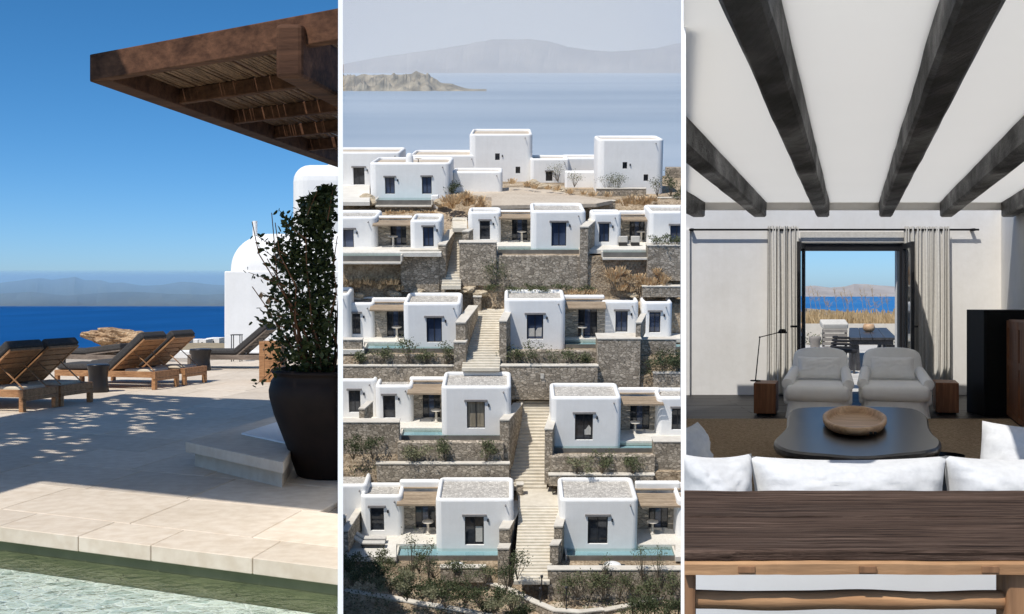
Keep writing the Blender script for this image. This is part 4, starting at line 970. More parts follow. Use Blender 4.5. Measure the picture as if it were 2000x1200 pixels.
row([(1175, 924, 58.45, 1.2, 1.1), (1236, 924, 58.45, 1.25, 1.2)], 'leaf2', 'small olive tree in the bed right of the third stairs', 'shrubs below the third terrace', n=220)
row([(962, 562, 69.4, 1.7, 1.5)], 'leaf2', 'spindly olive tree against the long rough stone wall', 'trees', n=170)
row([(960 + i * 33 + (i % 3) * 7, 571 + (i % 2) * 3, 69.2, .45, .9) for i in range(6)], 'leaf2', 'low green cushion plant at the foot of the long rough wall', 'cushion plants', n=120, stem=False)
row([(1090, 352, 93, 1.3, 1.5), (1122, 362, 88, 1.1, 1.6)], 'leaf3', 'bare grey shrub in front of the low link building', 'bare shrubs on the hilltop', n=120, leaf=.06)
row([(1186, 372, 84.6, 1.25, 1.6), (1205, 372, 84.6, 1.15, 1.4)], 'leaf2', 'brown twiggy shrub in front of the right hilltop tower', 'bare shrubs on the hilltop', n=180, leaf=.06)
row([(1284, 381, 83, 1.3, 1.2)], 'leaf2', 'small vase-shaped tree at the corner of the right tower', 'bare shrubs on the hilltop', n=150, leaf=.06)
row([(1310, 380, 84, 1.6, 1.4), (1328, 396, 82, 1.2, 1.3)], 'leaf4', 'dark shrub beside the dry-stone wall on the hilltop', 'bare shrubs on the hilltop', n=200)
row([(712, 358, 90, 1.6, .8)], 'leaf2', 'narrow tree beside the dark double door on the hilltop', 'trees', n=110)
row([(880, 385, 82, 1.0, 1.3)], 'leaf4', 'dark climbing bush at the rounded corner of the pool villa', 'bushes', n=260)
row([(1285, 480, 69.8, .6, .9), (1303, 480, 69.8, .65, .9), (1322, 480, 69.8, .6, .8)], 'leaf2', 'low grey-green plant on top of the right stone wall', 'plants on the wall', n=90)
# ochre tussocks
tuft = None
def tussocks(lst, label, group, mat='ochre'):
    for (px, py, Y, s_) in lst:
        rg = random.Random(int(px * 13 + py)); p = L(px, py, Y); mb = MB()
        for i in range(46):
            a = rg.uniform(0, 6.28); r_ = rg.uniform(0, .5) * s_; q = p + Vector((math.cos(a) * r_, math.sin(a) * r_, -.05)); tip = q + Vector((math.cos(a) * r_ * .9, math.sin(a) * r_ * .9, s_ * rg.uniform(.3, .75)))
            w = Vector((-math.sin(a), math.cos(a), 0)) * .035 * s_ * 2; mb.add([q - w, q + w, tip + w * .9, tip - w * .9], [(0, 1, 2, 3)])
        mb.build('tussock', mat, loc=p, Mx=M2, cat='plant', label=label, group=group)
rg = random.Random(21)
tussocks([(672 + i * 11 + rg.uniform(-4, 4), 552 + rg.uniform(0, 14), 69.3, rg.uniform(.35, .6)) for i in range(11)], 'ochre tussock under the long left stone wall of the first terrace', 'tussocks left')
tussocks([(1190 + rg.uniform(0, 110), 530 + rg.uniform(0, 38), 69.2, rg.uniform(.35, .65)) for i in range(26)], 'ochre tussock in the sunny rockery below the small pool', 'tussocks right')
tussocks([(868 + rg.uniform(0, 75), 384 + rg.uniform(0, 26), 80 - rg.uniform(0, 2), rg.uniform(.4, .7)) for i in range(22)], 'ochre tussock on the slope between the pool villa and the plaza', 'tussocks hilltop')
tussocks([(1005 + i * 22 + rg.uniform(-6, 6), 360 + i * 3.2 + rg.uniform(-3, 3), 86 - i * .6, rg.uniform(.4, .6)) for i in range(9)], 'ochre tussock along the upper edge of the plaza', 'tussocks plaza')
tussocks([(1195 + rg.uniform(0, 90), 388 + rg.uniform(0, 14), 79.6, rg.uniform(.4, .6)) for i in range(14)], 'ochre tussock above the right first-terrace villas', 'tussocks above')
tussocks([(760 + i * 14, 419 + rg.uniform(-2, 2), 79.8, .45) for i in range(7)], 'ochre tussock under the hilltop plunge pool wall', 'tussocks under pool')
tussocks([(1100 + rg.uniform(0, 60), 572 + rg.uniform(0, 5), 69, .4) for i in range(7)], 'ochre tussock behind the pergola right of the curtained villa', 'tussocks behind')
for k, (px, py, Y, s_) in enumerate([(770, 574, 69.4, .5), (815, 572, 69.4, .5), (915, 566, 69.5, .6), (938, 574, 69.4, .55), (700, 577, 69.4, .45), (1300, 556, 69.4, .4), (1235, 577, 69.4, .4), (1040, 360, 90, .8), (1060, 367, 87, .7), (1095, 372, 85.4, .6)]):
    p = L(px, py, Y); rockmesh(p, s_ * .85, s_ * .6, s_ * .4, k * 5.1 + 2, 3, .55).build('boulder', 'boulder2', loc=p, Mx=M2, cat='rock', label=['flat pale rock above the left second-terrace villa', 'square pale rock beside the bastion foot', 'large pale boulder at the foot of the top stairs', 'flat pale rock below the top stairs, right side', 'pale rock at the left among the ochre tussocks', 'stacked pale rock in the right rockery', 'flat pale rock behind the right second-terrace villa', 'pale ledge rock under the tall tower', 'pale slab rock on the upper edge of the plaza', 'rounded pale rock beside the bare shrub on the plaza'][k])
# foreground shrubbery
rg = random.Random(33)
row([(668 + i * 19 + rg.uniform(-7, 7), 1118 + i * 4.2 + rg.uniform(-8, 22), 50.6 - (i % 3) * .5, rg.uniform(.6, 1.0), rg.uniform(.8, 1.2)) for i in range(20)], 'leaf4', 'dark green shrub between the two garden walls at the foot of the hill', 'dark shrubs at the foot of the hill', n=260, leaf=.07)
row([(685, 1138, 49.6, .5, .8), (740, 1150, 49.4, .6, .9), (785, 1158, 49.3, .55, .9), (845, 1172, 49.0, .5, .8), (965, 1192, 48.6, .55, .8), (1000, 1190, 48.7, .6, .8), (800, 1140, 49.8, .6, .9)], 'leaf3', 'pale silver flowering shrub in front of the dark shrubs', 'silver shrubs at the foot of the hill', n=260, leaf=.06)
row([(805, 1130, 51, 2.3, .7), (838, 1130, 51, 1.9, .6)], 'leaf2', 'tall thin wispy sapling in front of the left lowest pool', 'saplings', n=130, leaf=.06)
row([(1100 + i * 27 + rg.uniform(-8, 8), 1172 + rg.uniform(-14, 4), 51.2, rg.uniform(.8, 1.3), rg.uniform(.8, 1.2)) for i in range(9)], 'leaf2', 'dusty green shrub against the long retaining wall', 'shrubs against the long wall', n=190, leaf=.07)
row([(1255, 1128, 51.6, 1.5, .7), (1285, 1128, 51.6, 1.6, .7), (1180, 1128, 51.6, 1.1, .5)], 'leaf2', 'wispy sapling above the long retaining wall', 'saplings', n=90, leaf=.055)
row([(1235 + i * 22, 1204, 48.9, .9, 1.0) for i in range(5)], 'leaf4', 'dark shrub below the pale edge of the path', 'dark shrubs below the path', n=260, leaf=.07)
row([(1010, 1128, 51.2, 1.4, .9), (990, 1150, 50.6, 1.3, 1.0)], 'leaf4', 'dark shrub at the left foot of the lowest stairs', 'shrubs at the foot of the stairs', n=220, leaf=.07)

rg = random.Random(77); gc = MB()
for i in range(9000):                    # low scrub covering the foot of the hill and the beds
    k = rg.random()
    if k < .62: px, py, Zg = rg.uniform(660, 1345), rg.uniform(1098, 1215), None; Y = 53.0 - (py - 1098) / 117 * 5.5
    elif k < .8: px, py = rg.choice((rg.uniform(660, 985), rg.uniform(1075, 1275))), rg.uniform(893, 935); Y = 58.9 - rg.uniform(0, .35)
    else: px, py = rg.choice((rg.uniform(660, 900), rg.uniform(985, 1340))), rg.uniform(700, 716); Y = 64.35 - rg.uniform(0, .25)
    if k < .62 and (1000 < px < 1080 or noise.noise(Vector((px * .02, py * .05, 3))) < -.12): continue
    x = L(px, py, Y).x
    z = next(b0 + (b1 - b0) * (Y - a0) / (a1 - a0) for (a0, b0), (a1, b1) in zip(prof, prof[1:]) if a0 <= Y <= a1)
    leafquad(gc, Vector((x, Y, z + rg.uniform(-.02, .25))), rg.uniform(.04, .09), .5, rg, 1.8)
gc.build('ground_cover', 'leaf2', Mx=M2, kind='stuff', label='low olive green scrub covering the foot of the hill and planting beds', cat='scrub')
row([(672 + i * 30 + rg.uniform(-9, 9), 1100 + i * 4 + rg.uniform(-6, 6), 52.0 - i * .08, rg.uniform(.5, .9), rg.uniform(.7, 1.1)) for i in range(10)], 'leaf2', 'olive green scrub bush just below the lowest pool terrace', 'scrub bushes below the lowest pool', n=230, leaf=.06)

# --- sea, islands, hazy sky
SZ2 = -14.0
a, b, c, d = L(652, 330, 112), L(1350, 330, 112), L(1350, 135, 2500), L(652, 135, 2500)
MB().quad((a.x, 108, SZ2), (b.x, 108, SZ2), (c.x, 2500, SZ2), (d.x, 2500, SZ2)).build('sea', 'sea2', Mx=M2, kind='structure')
ridge('island', [(652, 131), (690, 121), (760, 109), (850, 97), (905, 88), (960, 77), (1000, 77), (1045, 77), (1075, 82), (1110, 92), (1160, 99), (1200, 101), (1240, 98), (1280, 95), (1330, 83), (1350, 80)], 2080, SZ2, 'island', 150, M2, L, amp=.14, sub=8)
ridge('promontory', [(652, 154), (668, 150), (684, 147), (700, 148), (716, 146), (730, 148), (748, 145), (760, 147), (776, 147), (790, 144), (806, 145), (814, 141), (826, 143), (834, 148), (845, 154), (856, 161), (865, 162), (885, 164), (900, 170), (912, 174), (950, 176)], 640, SZ2, 'promontory', 26, M2, L, amp=.95, sub=6, rid=1)
q = [L(664.5, 240, 2600), L(1345, 240, 2600), L(1345, -60, 2600), L(664.5, -60, 2600)]
MB().quad(*q).build('sky', 'hazesky', Mx=M2, kind='structure')
def M_haze(name, col, dens):
    m = bpy.data.materials.new(name); m.use_nodes = True; t = m.node_tree; t.nodes.clear()
    o = t.nodes.new('ShaderNodeOutputMaterial'); v = t.nodes.new('ShaderNodeVolumePrincipled')
    v.inputs['Color'].default_value = (*col, 1); v.inputs['Density'].default_value = dens; v.inputs['Anisotropy'].default_value = 0
    t.links.new(v.outputs[0], o.inputs['Volume']); return m
MB().prism([(-.1465 * 260, 260), (.16 * 260, 260), (.16 * 2450, 2450), (-.1465 * 2450, 2450)], SZ2 - 2, 175).build('haze', M_haze('sea_haze', (.985, .975, .955), .00065), Mx=M2, kind='stuff')
MB().prism([(-.154 * 1440, 1440), (-.9 * 1440, 1440), (-.9 * 2100, 2100), (-.154 * 2100, 2100)], SZ - 2, 32).build('haze', M_haze('mountain_haze', (.52, .78, 1.0), .0055), kind='stuff')
# ================================================================== LIVING ROOM
FZ = .2; DW = 15.6                       # floor height and distance of the back wall
VX = (1663 - 1000) / F                   # the beams run this way
MAT['plaster'] = M_wall('warm_plaster', (.73, .705, .66), (.80, .775, .735), .12)
def M_beam():
    m, t, b = _new('charred_beam'); v = coords(t, (11, .35, 11)); v2 = coords(t, (1, .4, 1))
    g = noise_n(t, v, 2.2, 8, .7, 1.2); k = noise_n(t, v2, 2.6, 5, .6)
    c = ramp(t, g, [(.25, (.002, .002, .002)), (.5, (.005, .0045, .004)), (.72, (.022, .0195, .018))])
    c = mixc(t, .6, c, ramp(t, k, [(.35, (.25, .25, .25)), (.68, (.8, .78, .76))]), 'OVERLAY')
    t.links.new(c, b.inputs['Base Color']); b.inputs['Specular IOR Level'].default_value = .2
    t.links.new(ramp(t, k, [(.35, (.62, .62, .62)), (.7, (.28, .28, .28))]), b.inputs['Roughness'])
    bump(t, b, g, 1.0, .012); return m
MAT['darkbeam'] = M_beam()
MAT['blackfloor'] = M_wood('black_floorboard', (.007, .0065, .006), (.018, .016, .015), 0, 4, .5, .2, tint=.2, spec=.3)
MAT['rug'] = M_mottle('jute_rug', (.38, .27, .17), (.68, .52, .35), 34, .95, 1.0, .02, fine=.7, spec=.05)
MAT['linen'] = M_mottle('linen_curtain', (.56, .535, .485), (.66, .635, .58), 30, .95, .2, .002)
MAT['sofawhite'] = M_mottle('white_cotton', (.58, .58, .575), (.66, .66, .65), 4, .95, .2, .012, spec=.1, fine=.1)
MAT['sofaback'] = M_mottle('white_cotton_back', (.76, .76, .75), (.82, .82, .81), 3, .95, .06, .004, spec=.1)  # same cotton made paler here, offsetting the shade behind the console
MAT['chairwhite'] = M_mottle('ivory_cotton', (.86, .845, .81), (.90, .89, .86), 14, .95, .2, .004, spec=.1)
MAT['blockwood'] = M_wood('cedar_block', (.15, .058, .024), (.30, .13, .058), 2, 4, .5, .2, stretch=10)
MAT['cabinet'] = M_wood('cabinet_wood', (.10, .038, .015), (.25, .105, .043), 2, 4, .5, .25, stretch=9)
MAT['tabletop'] = M_mottle('black_lacquer', (.008, .008, .009), (.014, .014, .015), 3, .3, .04, .004, spec=.5)
MAT['bowlwood'] = M_wood('pale_bowl_wood', (.42, .25, .13), (.70, .47, .28), 0, 5, .5, .1, stretch=6)
def M_plank():
    m, t, b = _new('weathered_plank'); v = coords(t, (1.0, 34, 34)); v2 = coords(t, (.8, 6, 6))
    g = noise_n(t, v, 2.4, 9, .72, .5); k = noise_n(t, v2, 1.4, 4, .55, .4)
    c = ramp(t, g, [(.30, (.006, .004, .003)), (.45, (.052, .034, .025)), (.58, (.12, .082, .062)), (.75, (.30, .225, .175))])
    c = mixc(t, .7, c, ramp(t, k, [(.3, (.28, .27, .27)), (.7, (.66, .62, .60))]), 'OVERLAY')
    t.links.new(c, b.inputs['Base Color']); b.inputs['Roughness'].default_value = .88; b.inputs['Specular IOR Level'].default_value = .1
    bump(t, b, g, 1.0, .008); return m
MAT['oldplank'] = M_plank()
MAT['rawwood'] = M_wood('raw_pine', (.26, .12, .05), (.58, .34, .17), 0, 3.0, .7, .5, stretch=12)
MAT['postwood'] = M_wood('raw_pine_post', (.16, .075, .035), (.42, .23, .115), 2, 3.0, .75, .6, stretch=10)
MAT['black'] = M_plain('matt_black', (.008, .008, .008), .6, 0, .2)
MAT['blackmetal'] = M_plain('black_steel', (.02, .02, .022), .38)
MAT['clearglass'] = M_glass('clear_glass')
MAT['outfloor'] = M_mottle('bleached_decking', (.48, .45, .40), (.62, .59, .53), 3, .8, .1, tint=.1)
MAT['dining'] = M_wood('dark_dining_wood', (.03, .029, .031), (.075, .072, .075), 1, 4, .45, .2, stretch=8)
MAT['stool'] = M_mottle('grey_stone_stool', (.20, .18, .16), (.30, .27, .24), 6, .8, .2)
MAT['rope'] = M_mottle('black_rope', (.012, .012, .014), (.03, .03, .034), 40, .9, .6)
MAT['sea3'] = M_sea('bright_sea', (.02, .13, .36), (.04, .20, .46), .02, (.4, 1, 1), .5, .1, .15)
MAT['drygrass'] = M_leaf('dry_grass', (.42, .29, .14), (.62, .46, .26), .9, .2)
MAT['hill3'] = M_mottle('far_hill', (.28, .26, .25), (.38, .36, .35), .01, .95, .3, 4)
MAT['bouncewhite'] = M_mottle('white_bounce_stone', (.80, .79, .77), (.86, .85, .83), 1.5, .8, .05)
MAT['ceiling'] = translucent(M_mottle('translucent_ceiling', (.80, .785, .75), (.86, .845, .81), 1.0, .95, .06, .02, spec=.05), .75, (.90, .88, .835))  # translucency added so sunlight glows through and lights the room
ZC3 = at(0, 412, DW).z; ZB3 = at(0, 438, DW).z
def X3(px, d=DW): return (px - 1000) / F * d
def Z3_(py, d=DW): return at(0, py, d).z
def g3(px, py, z=FZ): return gd(px, py, z)
YAW = -math.atan(VX)
DR = DW - 1.41  # ceiling ends here: unseen roof slot added so sun washes the back wall
XR = X3(1955)                            # corner with the right wall, at the back
# shell
MB().box(X3(1336, DR), XR - VX * 1.41 + .2, DR + .001, DR + .05, ZC3 - .095, ZC3 + .05).build('slot_header', 'plaster', kind='structure')  # made-up header that hides the added roof slot from view
ceil = [(X3(1335, 4.3), 4.3), (.4545 * 4.3 + .7, 4.3), (.4545 * 12 + .5, 12.0), (XR - VX * 1.41 + .3, DR), (X3(1335, DR), DR)]
MB().prism(ceil, ZC3, ZC3 + .03).build('ceiling', 'ceiling', kind='structure')
fl = [(X3(1336, 1.0), 1.0), (4.0, 1.0), (XR - VX * 8 + .4, DW - 8), (XR + .3, DW + .36), (X3(1336, DW + .36), DW + .36)]
floor3 = MB().prism(fl, FZ - .1, FZ - .02).build('floor', 'black', kind='structure')
k = 0; y = 9.5
while y < DW + .3:                       # floorboards run across the room
    xa = X3(1337, y); xb = XR - VX * (DW - y) + .02; x = xa; off = (k * .77) % 1.6
    while x < xb:
        w = min(xb - x, 1.6 if x > xa else .5 + off)
        if w > .05: MB().box(x + .002, x + w - .002, y + .002, y + .218, FZ - .03, FZ + random.uniform(-.0012, .0012)).build('floorboard', 'blackfloor', floor3, bev=.003, seg=1)
        x += w
    y += .22; k += 1
bw = MB(); xl, xa, xb = X3(1336), X3(1564), X3(1764); zt = Z3_(474)
bw.box(xl, xa, DW, DW + .34, FZ - .1, ZC3 + .1); bw.box(xb, XR + .4, DW, DW + .34, FZ - .1, ZC3 + .1); bw.box(xa, xb, DW, DW + .34, zt, ZC3 + .1)
bw.build('back_wall', 'plaster', kind='structure')
MB().box(X3(1563), X3(1765), DW - .012, DW - .001, Z3_(474), Z3_(453)).build('wall_panel', 'linen', kind='structure')
rw = [(XR, DW), (XR - VX * 4, DW - 4), (XR - VX * 4 + .2, DW - 4), (XR + .2, DW)]
MB().prism(rw, FZ - .1, ZC3).build('right_wall', 'plaster', kind='structure')
MB().box(X3(1336), X3(1346), DW - .05, DW - .001, FZ, Z3_(449)).build('wall_return', 'plaster', kind='structure')
# unseen white ground and wall added to bounce sunlight into the room
MB().prism([(4.02, -9), (XR - VX * 8 + .42, DW - 8), (XR + .32, DW + .3), (16, DW + .3), (16, -9)], -.1, FZ - .03).build('bounce_ground', 'bouncewhite', kind='structure')
MB().prism([(.25, .98), (4.0, .98), (4.0, -9), (-3, -9), (-3, .0)], -.1, FZ - .03).build('bounce_forecourt', 'bouncewhite', kind='structure')
MB().prism([(.4545 * 1 + 2.3, 1.0), (.4545 * 1 + 2.5, 1.0), (.4545 * 14 + 2.1, 14.0), (.4545 * 14 + 1.9, 14.0)], -.1, 4.2).build('bounce_wall', 'bouncewhite', kind='structure')  # unseen sunlit wall added as a reflector beside the room
# beams
rb = random.Random(4)
bl = ['first dark ceiling beam, at the left edge of the back wall', 'dark ceiling beam above the blank wall left of the curtains', 'dark ceiling beam ending above the left curtain and door', 'dark ceiling beam ending above the right door leaf', 'dark ceiling beam ending above the right end of the curtain rod', 'dark ceiling beam against the right wall']
for i, pxc in enumerate((1391, 1500, 1612, 1724, 1832, 1941)):
    xc = X3(pxc); w = .175; b = thing('ceiling_beam', bl[i], 'beam', (xc, DW, ZB3), group='dark ceiling beams')
    mb = MB(); n = 90; vs = []
    for j in range(n + 1):
        d = 3.4 + (DR - .002 - 3.4) * j / n; cx = xc - VX * (DW - d)
        q = [noise.noise(Vector((i * 7 + k * 3, d * .7, k))) * .006 + noise.noise(Vector((i, d * 2, k * 9))) * .003 for k in range(4)]
        vs += [(cx - w / 2 + q[0], d, ZC3 + .02), (cx + w / 2 + q[1], d, ZC3 + .02), (cx + w / 2 + q[1] - .004, d, ZB3 + .02 + q[2]), (cx + w / 2 - .025, d, ZB3 + q[2]), (cx - w / 2 + .025, d, ZB3 + q[3]), (cx - w / 2 + q[0] + .004, d, ZB3 + .02 + q[3])]
    fs = [(j * 6 + k, j * 6 + (k + 1) % 6, (j + 1) * 6 + (k + 1) % 6, (j + 1) * 6 + k) for j in range(n) for k in range(6)] + [tuple(range(6)), tuple(range(n * 6, n * 6 + 6))[::-1]]
    mb.add(vs, [f[::-1] for f in fs]); mb.build('timber', 'darkbeam', b, clip=CL3)
# door
door = thing('glazed_door', 'open black steel double glazed door looking onto the sea terrace', 'door', (X3(1663), DW, FZ))
fm = MB(); xa, xb = X3(1564), X3(1764); z1 = Z3_(476)
MB().box(xa, xa + .045, DW + .02, DW + .12, FZ, z1).build('frame_post', 'blackmetal', door, bev=.004); MB().box(xb - .045, xb, DW + .02, DW + .12, FZ, z1).build('frame_post', 'blackmetal', door, bev=.004)
MB().box(xa + .045, xb - .045, DW + .02, DW + .13, z1 - .1, z1).build('frame_head', 'blackmetal', door, bev=.004)
for s_, (hx, ex) in ((0, (1566, 1549)), (1, (1761, 1769))):
    a = Vector((X3(hx, DW), DW - .02, FZ + .02)); b = Vector((X3(ex, 14.95), 14.75, FZ + .02)); d = b - a; n_ = Vector((-d.y, d.x, 0)).normalized() * .045; H = z1 - FZ - .03
    f = MB(); f.para(a, d * .09, n_, (0, 0, H)); f.para(a + d * .91, d * .09, n_, (0, 0, H)); f.para(a + d * .09, d * .82, n_, (0, 0, .09)); f.para(a + d * .09 + Vector((0, 0, H - .07)), d * .82, n_, (0, 0, .07))
    lf = f.build('door_leaf', 'blackmetal', door)
    pa = a + d * .09 + n_ * .5 + Vector((0, 0, .09)); MB().quad(pa, pa + d * .82, pa + d * .82 + Vector((0, 0, H - .16)), pa + Vector((0, 0, H - .16))).build('pane', 'clearglass', lf)
    h = b - d * .05 + Vector((0, 0, .95)); MB().tube(h, h + Vector((.09 * (1 if s_ else -1), -.02, 0)), .014, .014, 8).build('handle', 'blackmetal', lf)
# curtains and rod
def curtain(label, x0, x1, yt, seed, flare=0):
    rg = random.Random(seed); d = DW - .09; zt_, zb_ = Z3_(yt, d), FZ + .02; xa, xb = X3(x0, d), X3(x1, d); t_ = thing('curtain', label, 'curtain', ((xa + xb) / 2, d, FZ), group='linen curtains')
    n, m = 150, 14; ph = [rg.uniform(0, 6.28) for _ in range(4)]; fold = 2 * math.pi * (xb - xa) / .055; vs = []
    for j in range(m + 1):
        f = j / m; z = zt_ + (zb_ - zt_) * f
        for i in range(n + 1):
            u = i / n; am = (.024 + .014 * math.sin(u * 9 + ph[1])) * (.7 + .5 * f)
            x = xa + (xb - xa) * u + .014 * math.sin(u * 23 + ph[0] + f * 1.3) + flare * f * u
            yv = d + am * math.sin(fold * u * (1 + .12 * math.sin(u * 5 + ph[2])) + .7 * math.sin(f * 3 + ph[3])) + .012 * math.sin(fold * 2.3 * u)
            vs.append((x, yv, z + (.02 * abs(math.sin(fold * u * .5)) if j == 0 else 0)))
    MB().add(vs, [(j * (n + 1) + i, (j + 1) * (n + 1) + i, (j + 1) * (n + 1) + i + 1, j * (n + 1) + i + 1) for j in range(m) for i in range(n)], True).build('drape', 'linen', t_)
curtain('gathered linen curtain left of the glazed door', 1497, 1560, 444, 3)
curtain('gathered linen curtain right of the glazed door', 1763, 1857, 445, 8)
rod = thing('curtain_rod', 'thin black curtain rod above the glazed door', 'rod', (X3(1600), DW - .085, Z3_(449)))
MB().tube((X3(1346, DW - .085), DW - .085, Z3_(449, DW - .085)), (X3(1912, DW - .085), DW - .085, Z3_(449, DW - .085)), .014, .014, 10).build('rod', 'black', rod)
for px in (1350, 1897): MB().box(X3(px, DW) - .02, X3(px, DW) + .02, DW - .095, DW - .001, Z3_(452), Z3_(447)).build('bracket', 'black', rod)
# rug
r0, r1 = g3(1337, 822), g3(1990, 822)
mb = MB(); rp = [(X3(1338, 4.6), 4.6), (5.2, 4.6), (XR - VX * (DW - 10.9) - .32, 10.9), (XR - VX * (DW - r1.y) - .32 + .0, r1.y), (X3(1338, r0.y), r0.y)]
mb.prism(rp, FZ + .002, FZ + .022).build('rug', 'rug', loc=(2.5, 9, FZ), cat='rug', label='coarse brown jute rug under the black coffee table')
# wood blocks, lamp
def block(label, x0, x1, y0, y1):
    p = g3(x0, y1); q = g3(x1, y1); h = (y1 - y0) / F * p.y * .93; t_ = thing('wooden_block', label, 'side table', p)
    MB().box(p.x, q.x, p.y, p.y + .5, FZ + .025, FZ + h).build('body', 'blockwood', t_, bev=.006); MB().box(p.x + .03, q.x - .03, p.y + .03, p.y + .45, FZ, FZ + .024).build('plinth', 'black', t_)
    t_.rotation_euler.z = YAW; return p, q, FZ + h
p, q, hz = block('square cedar block side table under the black reading lamp', 1472, 1514, 744, 812)
block('square cedar block side table right of the armchairs', 1828, 1870, 743, 810)
lp = Vector((p.x + .085, p.y + .3, hz)); la = thing('reading_lamp', 'thin black angled reading lamp standing on the left wooden block', 'lamp', lp)
e = at(1484, 659, lp.y); h2 = at(1528, 648, lp.y)
MB().lathe([(0, 0), (.06, 0), (.06, .012), (0, .014)], lp, 18).build('base', 'black', la); MB().tube(lp, e, .007, .006, 6).build('stem', 'black', la); MB().tube(e, h2, .006, .006, 6).build('arm', 'black', la)
MB().lathe([(0, .03), (.03, .03), (.055, -.01), (.05, -.02), (0, -.02)], h2, 14).build('shade', 'black', la); MB().lathe([(0, -.014), (.014, 0), (0, .014)], e, 8).build('joint', 'black', la)
# cabinets
xf = lambda d: VX * d + (XR - VX * DW) - .3
cab = thing('wooden_cabinet', 'tall reddish wooden cabinet with panelled doors against the right wall', 'cabinet', (xf(12.5), 12.5, FZ)); zc_ = 1.27
df = Vector((VX, 1, 0)).normalized(); nf = Vector((-df.y, df.x, 0)); o = Vector((xf(9.4), 9.4, FZ + .04)); Lc = (12.7 - 9.4) / df.y
MB().para(o, df * Lc, -nf * .29, (0, 0, zc_ - FZ)).build('carcass', 'cabinet', cab, bev=.006)
for k in range(4):
    a = o + df * (Lc / 4 * k + .012)
    dr = MB().para(a + nf * .001, df * (Lc / 4 - .024), nf * .02, (0, 0, .06)); dr.para(a + nf * .001 + Vector((0, 0, .06)), df * .07, nf * .02, (0, 0, 1.0)); dr.para(a + nf * .001 + df * (Lc / 4 - .094) + Vector((0, 0, .06)), df * .07, nf * .02, (0, 0, 1.0))
    dr.para(a + nf * .001 + df * .07 + Vector((0, 0, .56)), df * (Lc / 4 - .164), nf * .018, (0, 0, .07)); dr.para(a + nf * .001 + df * .07 + Vector((0, 0, .98)), df * (Lc / 4 - .164), nf * .018, (0, 0, .08))
    dd = dr.build('door', 'cabinet', cab)
    for zz in (.06, .63):
        for j in range(5): MB().para(a + nf * .001 + df * (.072 + j * (Lc / 4 - .164) / 5) + Vector((0, 0, zz)), df * ((Lc / 4 - .164) / 5 - .006), nf * .009, (0, 0, .35 if zz > .5 else .5)).build('slat', 'cabinet', dd)
bx = thing('black_stove_box', 'plain tall matt black cabinet in the right corner of the room', 'cabinet', (X3(1922, 12.85), 12.85, FZ))
MB().box(X3(1922, 12.85), X3(1922, 12.85) + .62, 12.85, 13.35, FZ, Z3_(606, 12.85)).build('body', 'black', bx, bev=.008); MB().box(X3(1922, 12.85) + .02, X3(1922, 12.85) + .6, 12.838, 12.85, FZ + .05, Z3_(612, 12.85)).build('front_panel', 'black', bx, bev=.003)
# coffee table
tz = FZ + .36
ol = [(1548, 799), (1580, 795), (1640, 793.5), (1700, 793.5), (1770, 796), (1797, 802), (1812, 815), (1815, 832), (1824, 848), (1836, 858), (1839, 868), (1830, 877), (1800, 883), (1760, 887), (1710, 892), (1670, 893), (1620, 889), (1560, 884), (1528, 877), (1512, 867), (1513, 857), (1525, 845), (1536, 832), (1537, 815)]
pl_ = [g3(x, y, tz) for x, y in ol]; cen = sum(pl_, Vector()) / len(pl_)
sm_ = []
for i in range(len(pl_)):
    a, b, c, d = (pl_[(i + k) % len(pl_)] for k in (-1, 0, 1, 2))
    for t in (0, .33, .66): sm_.append(.5 * ((2 * b) + (c - a) * t + (2 * a - 5 * b + 4 * c - d) * t * t + (3 * b - a - 3 * c + d) * t ** 3))
ct = thing('coffee_table', 'low black coffee table with a wavy free-form top', 'table', (cen.x, cen.y, FZ))
mb = MB(); N = len(sm_); lay = [(.93, -.075), (.985, -.06), (1.0, -.035), (.995, -.012), (.97, 0)]
vs = []
for k, z in lay: vs += [Vector((cen.x + (p.x - cen.x) * k, cen.y + (p.y - cen.y) * k, tz + z)) for p in sm_]
mb.add(vs, [(j * N + i, j * N + (i + 1) % N, (j + 1) * N + (i + 1) % N, (j + 1) * N + i) for j in range(len(lay) - 1) for i in range(N)], True); mb.add(vs[-N:], [tuple(range(N))]); mb.add(vs[:N], [tuple(range(N))[::-1]])
mb.f = [f[::-1] for f in mb.f] if sum(sm_[i].x * sm_[(i + 1) % N].y - sm_[(i + 1) % N].x * sm_[i].y for i in range(N)) < 0 else mb.f
mb.build('top', 'tabletop', ct, sharp=40)
for sx, sy in ((-.33, -.8), (.33, -.8), (0, .8)): MB().lathe([(.16, 0), (.13, .15), (.15, .29)], (cen.x + sx, cen.y + sy, FZ + .0), 20).build('leg', 'tabletop', ct)
bp = g3(1669, 826, tz + .02); bp.z = tz
bo = thing('wooden_bowl', 'broad shallow pale wooden bowl on the black coffee table', 'bowl', bp)
MB().lathe([(0, .004), (.19, .004), (.222, .015), (.236, .04), (.238, .068), (.226, .076), (.21, .072), (.205, .03), (.19, .012), (0, .010)], bp, 44, 1.02, 3.7).build('body', 'bowlwood', bo); bo.rotation_euler.z = YAW
nt_ = MB(); rg = random.Random(9)
for k in range(2): nt_.box(bp.x + .1 + k * .03, bp.x + .122 + k * .03, bp.y - .83, bp.y - .8, tz + .03, tz + .048)
nt_.build('burn_mark', 'black', bo)
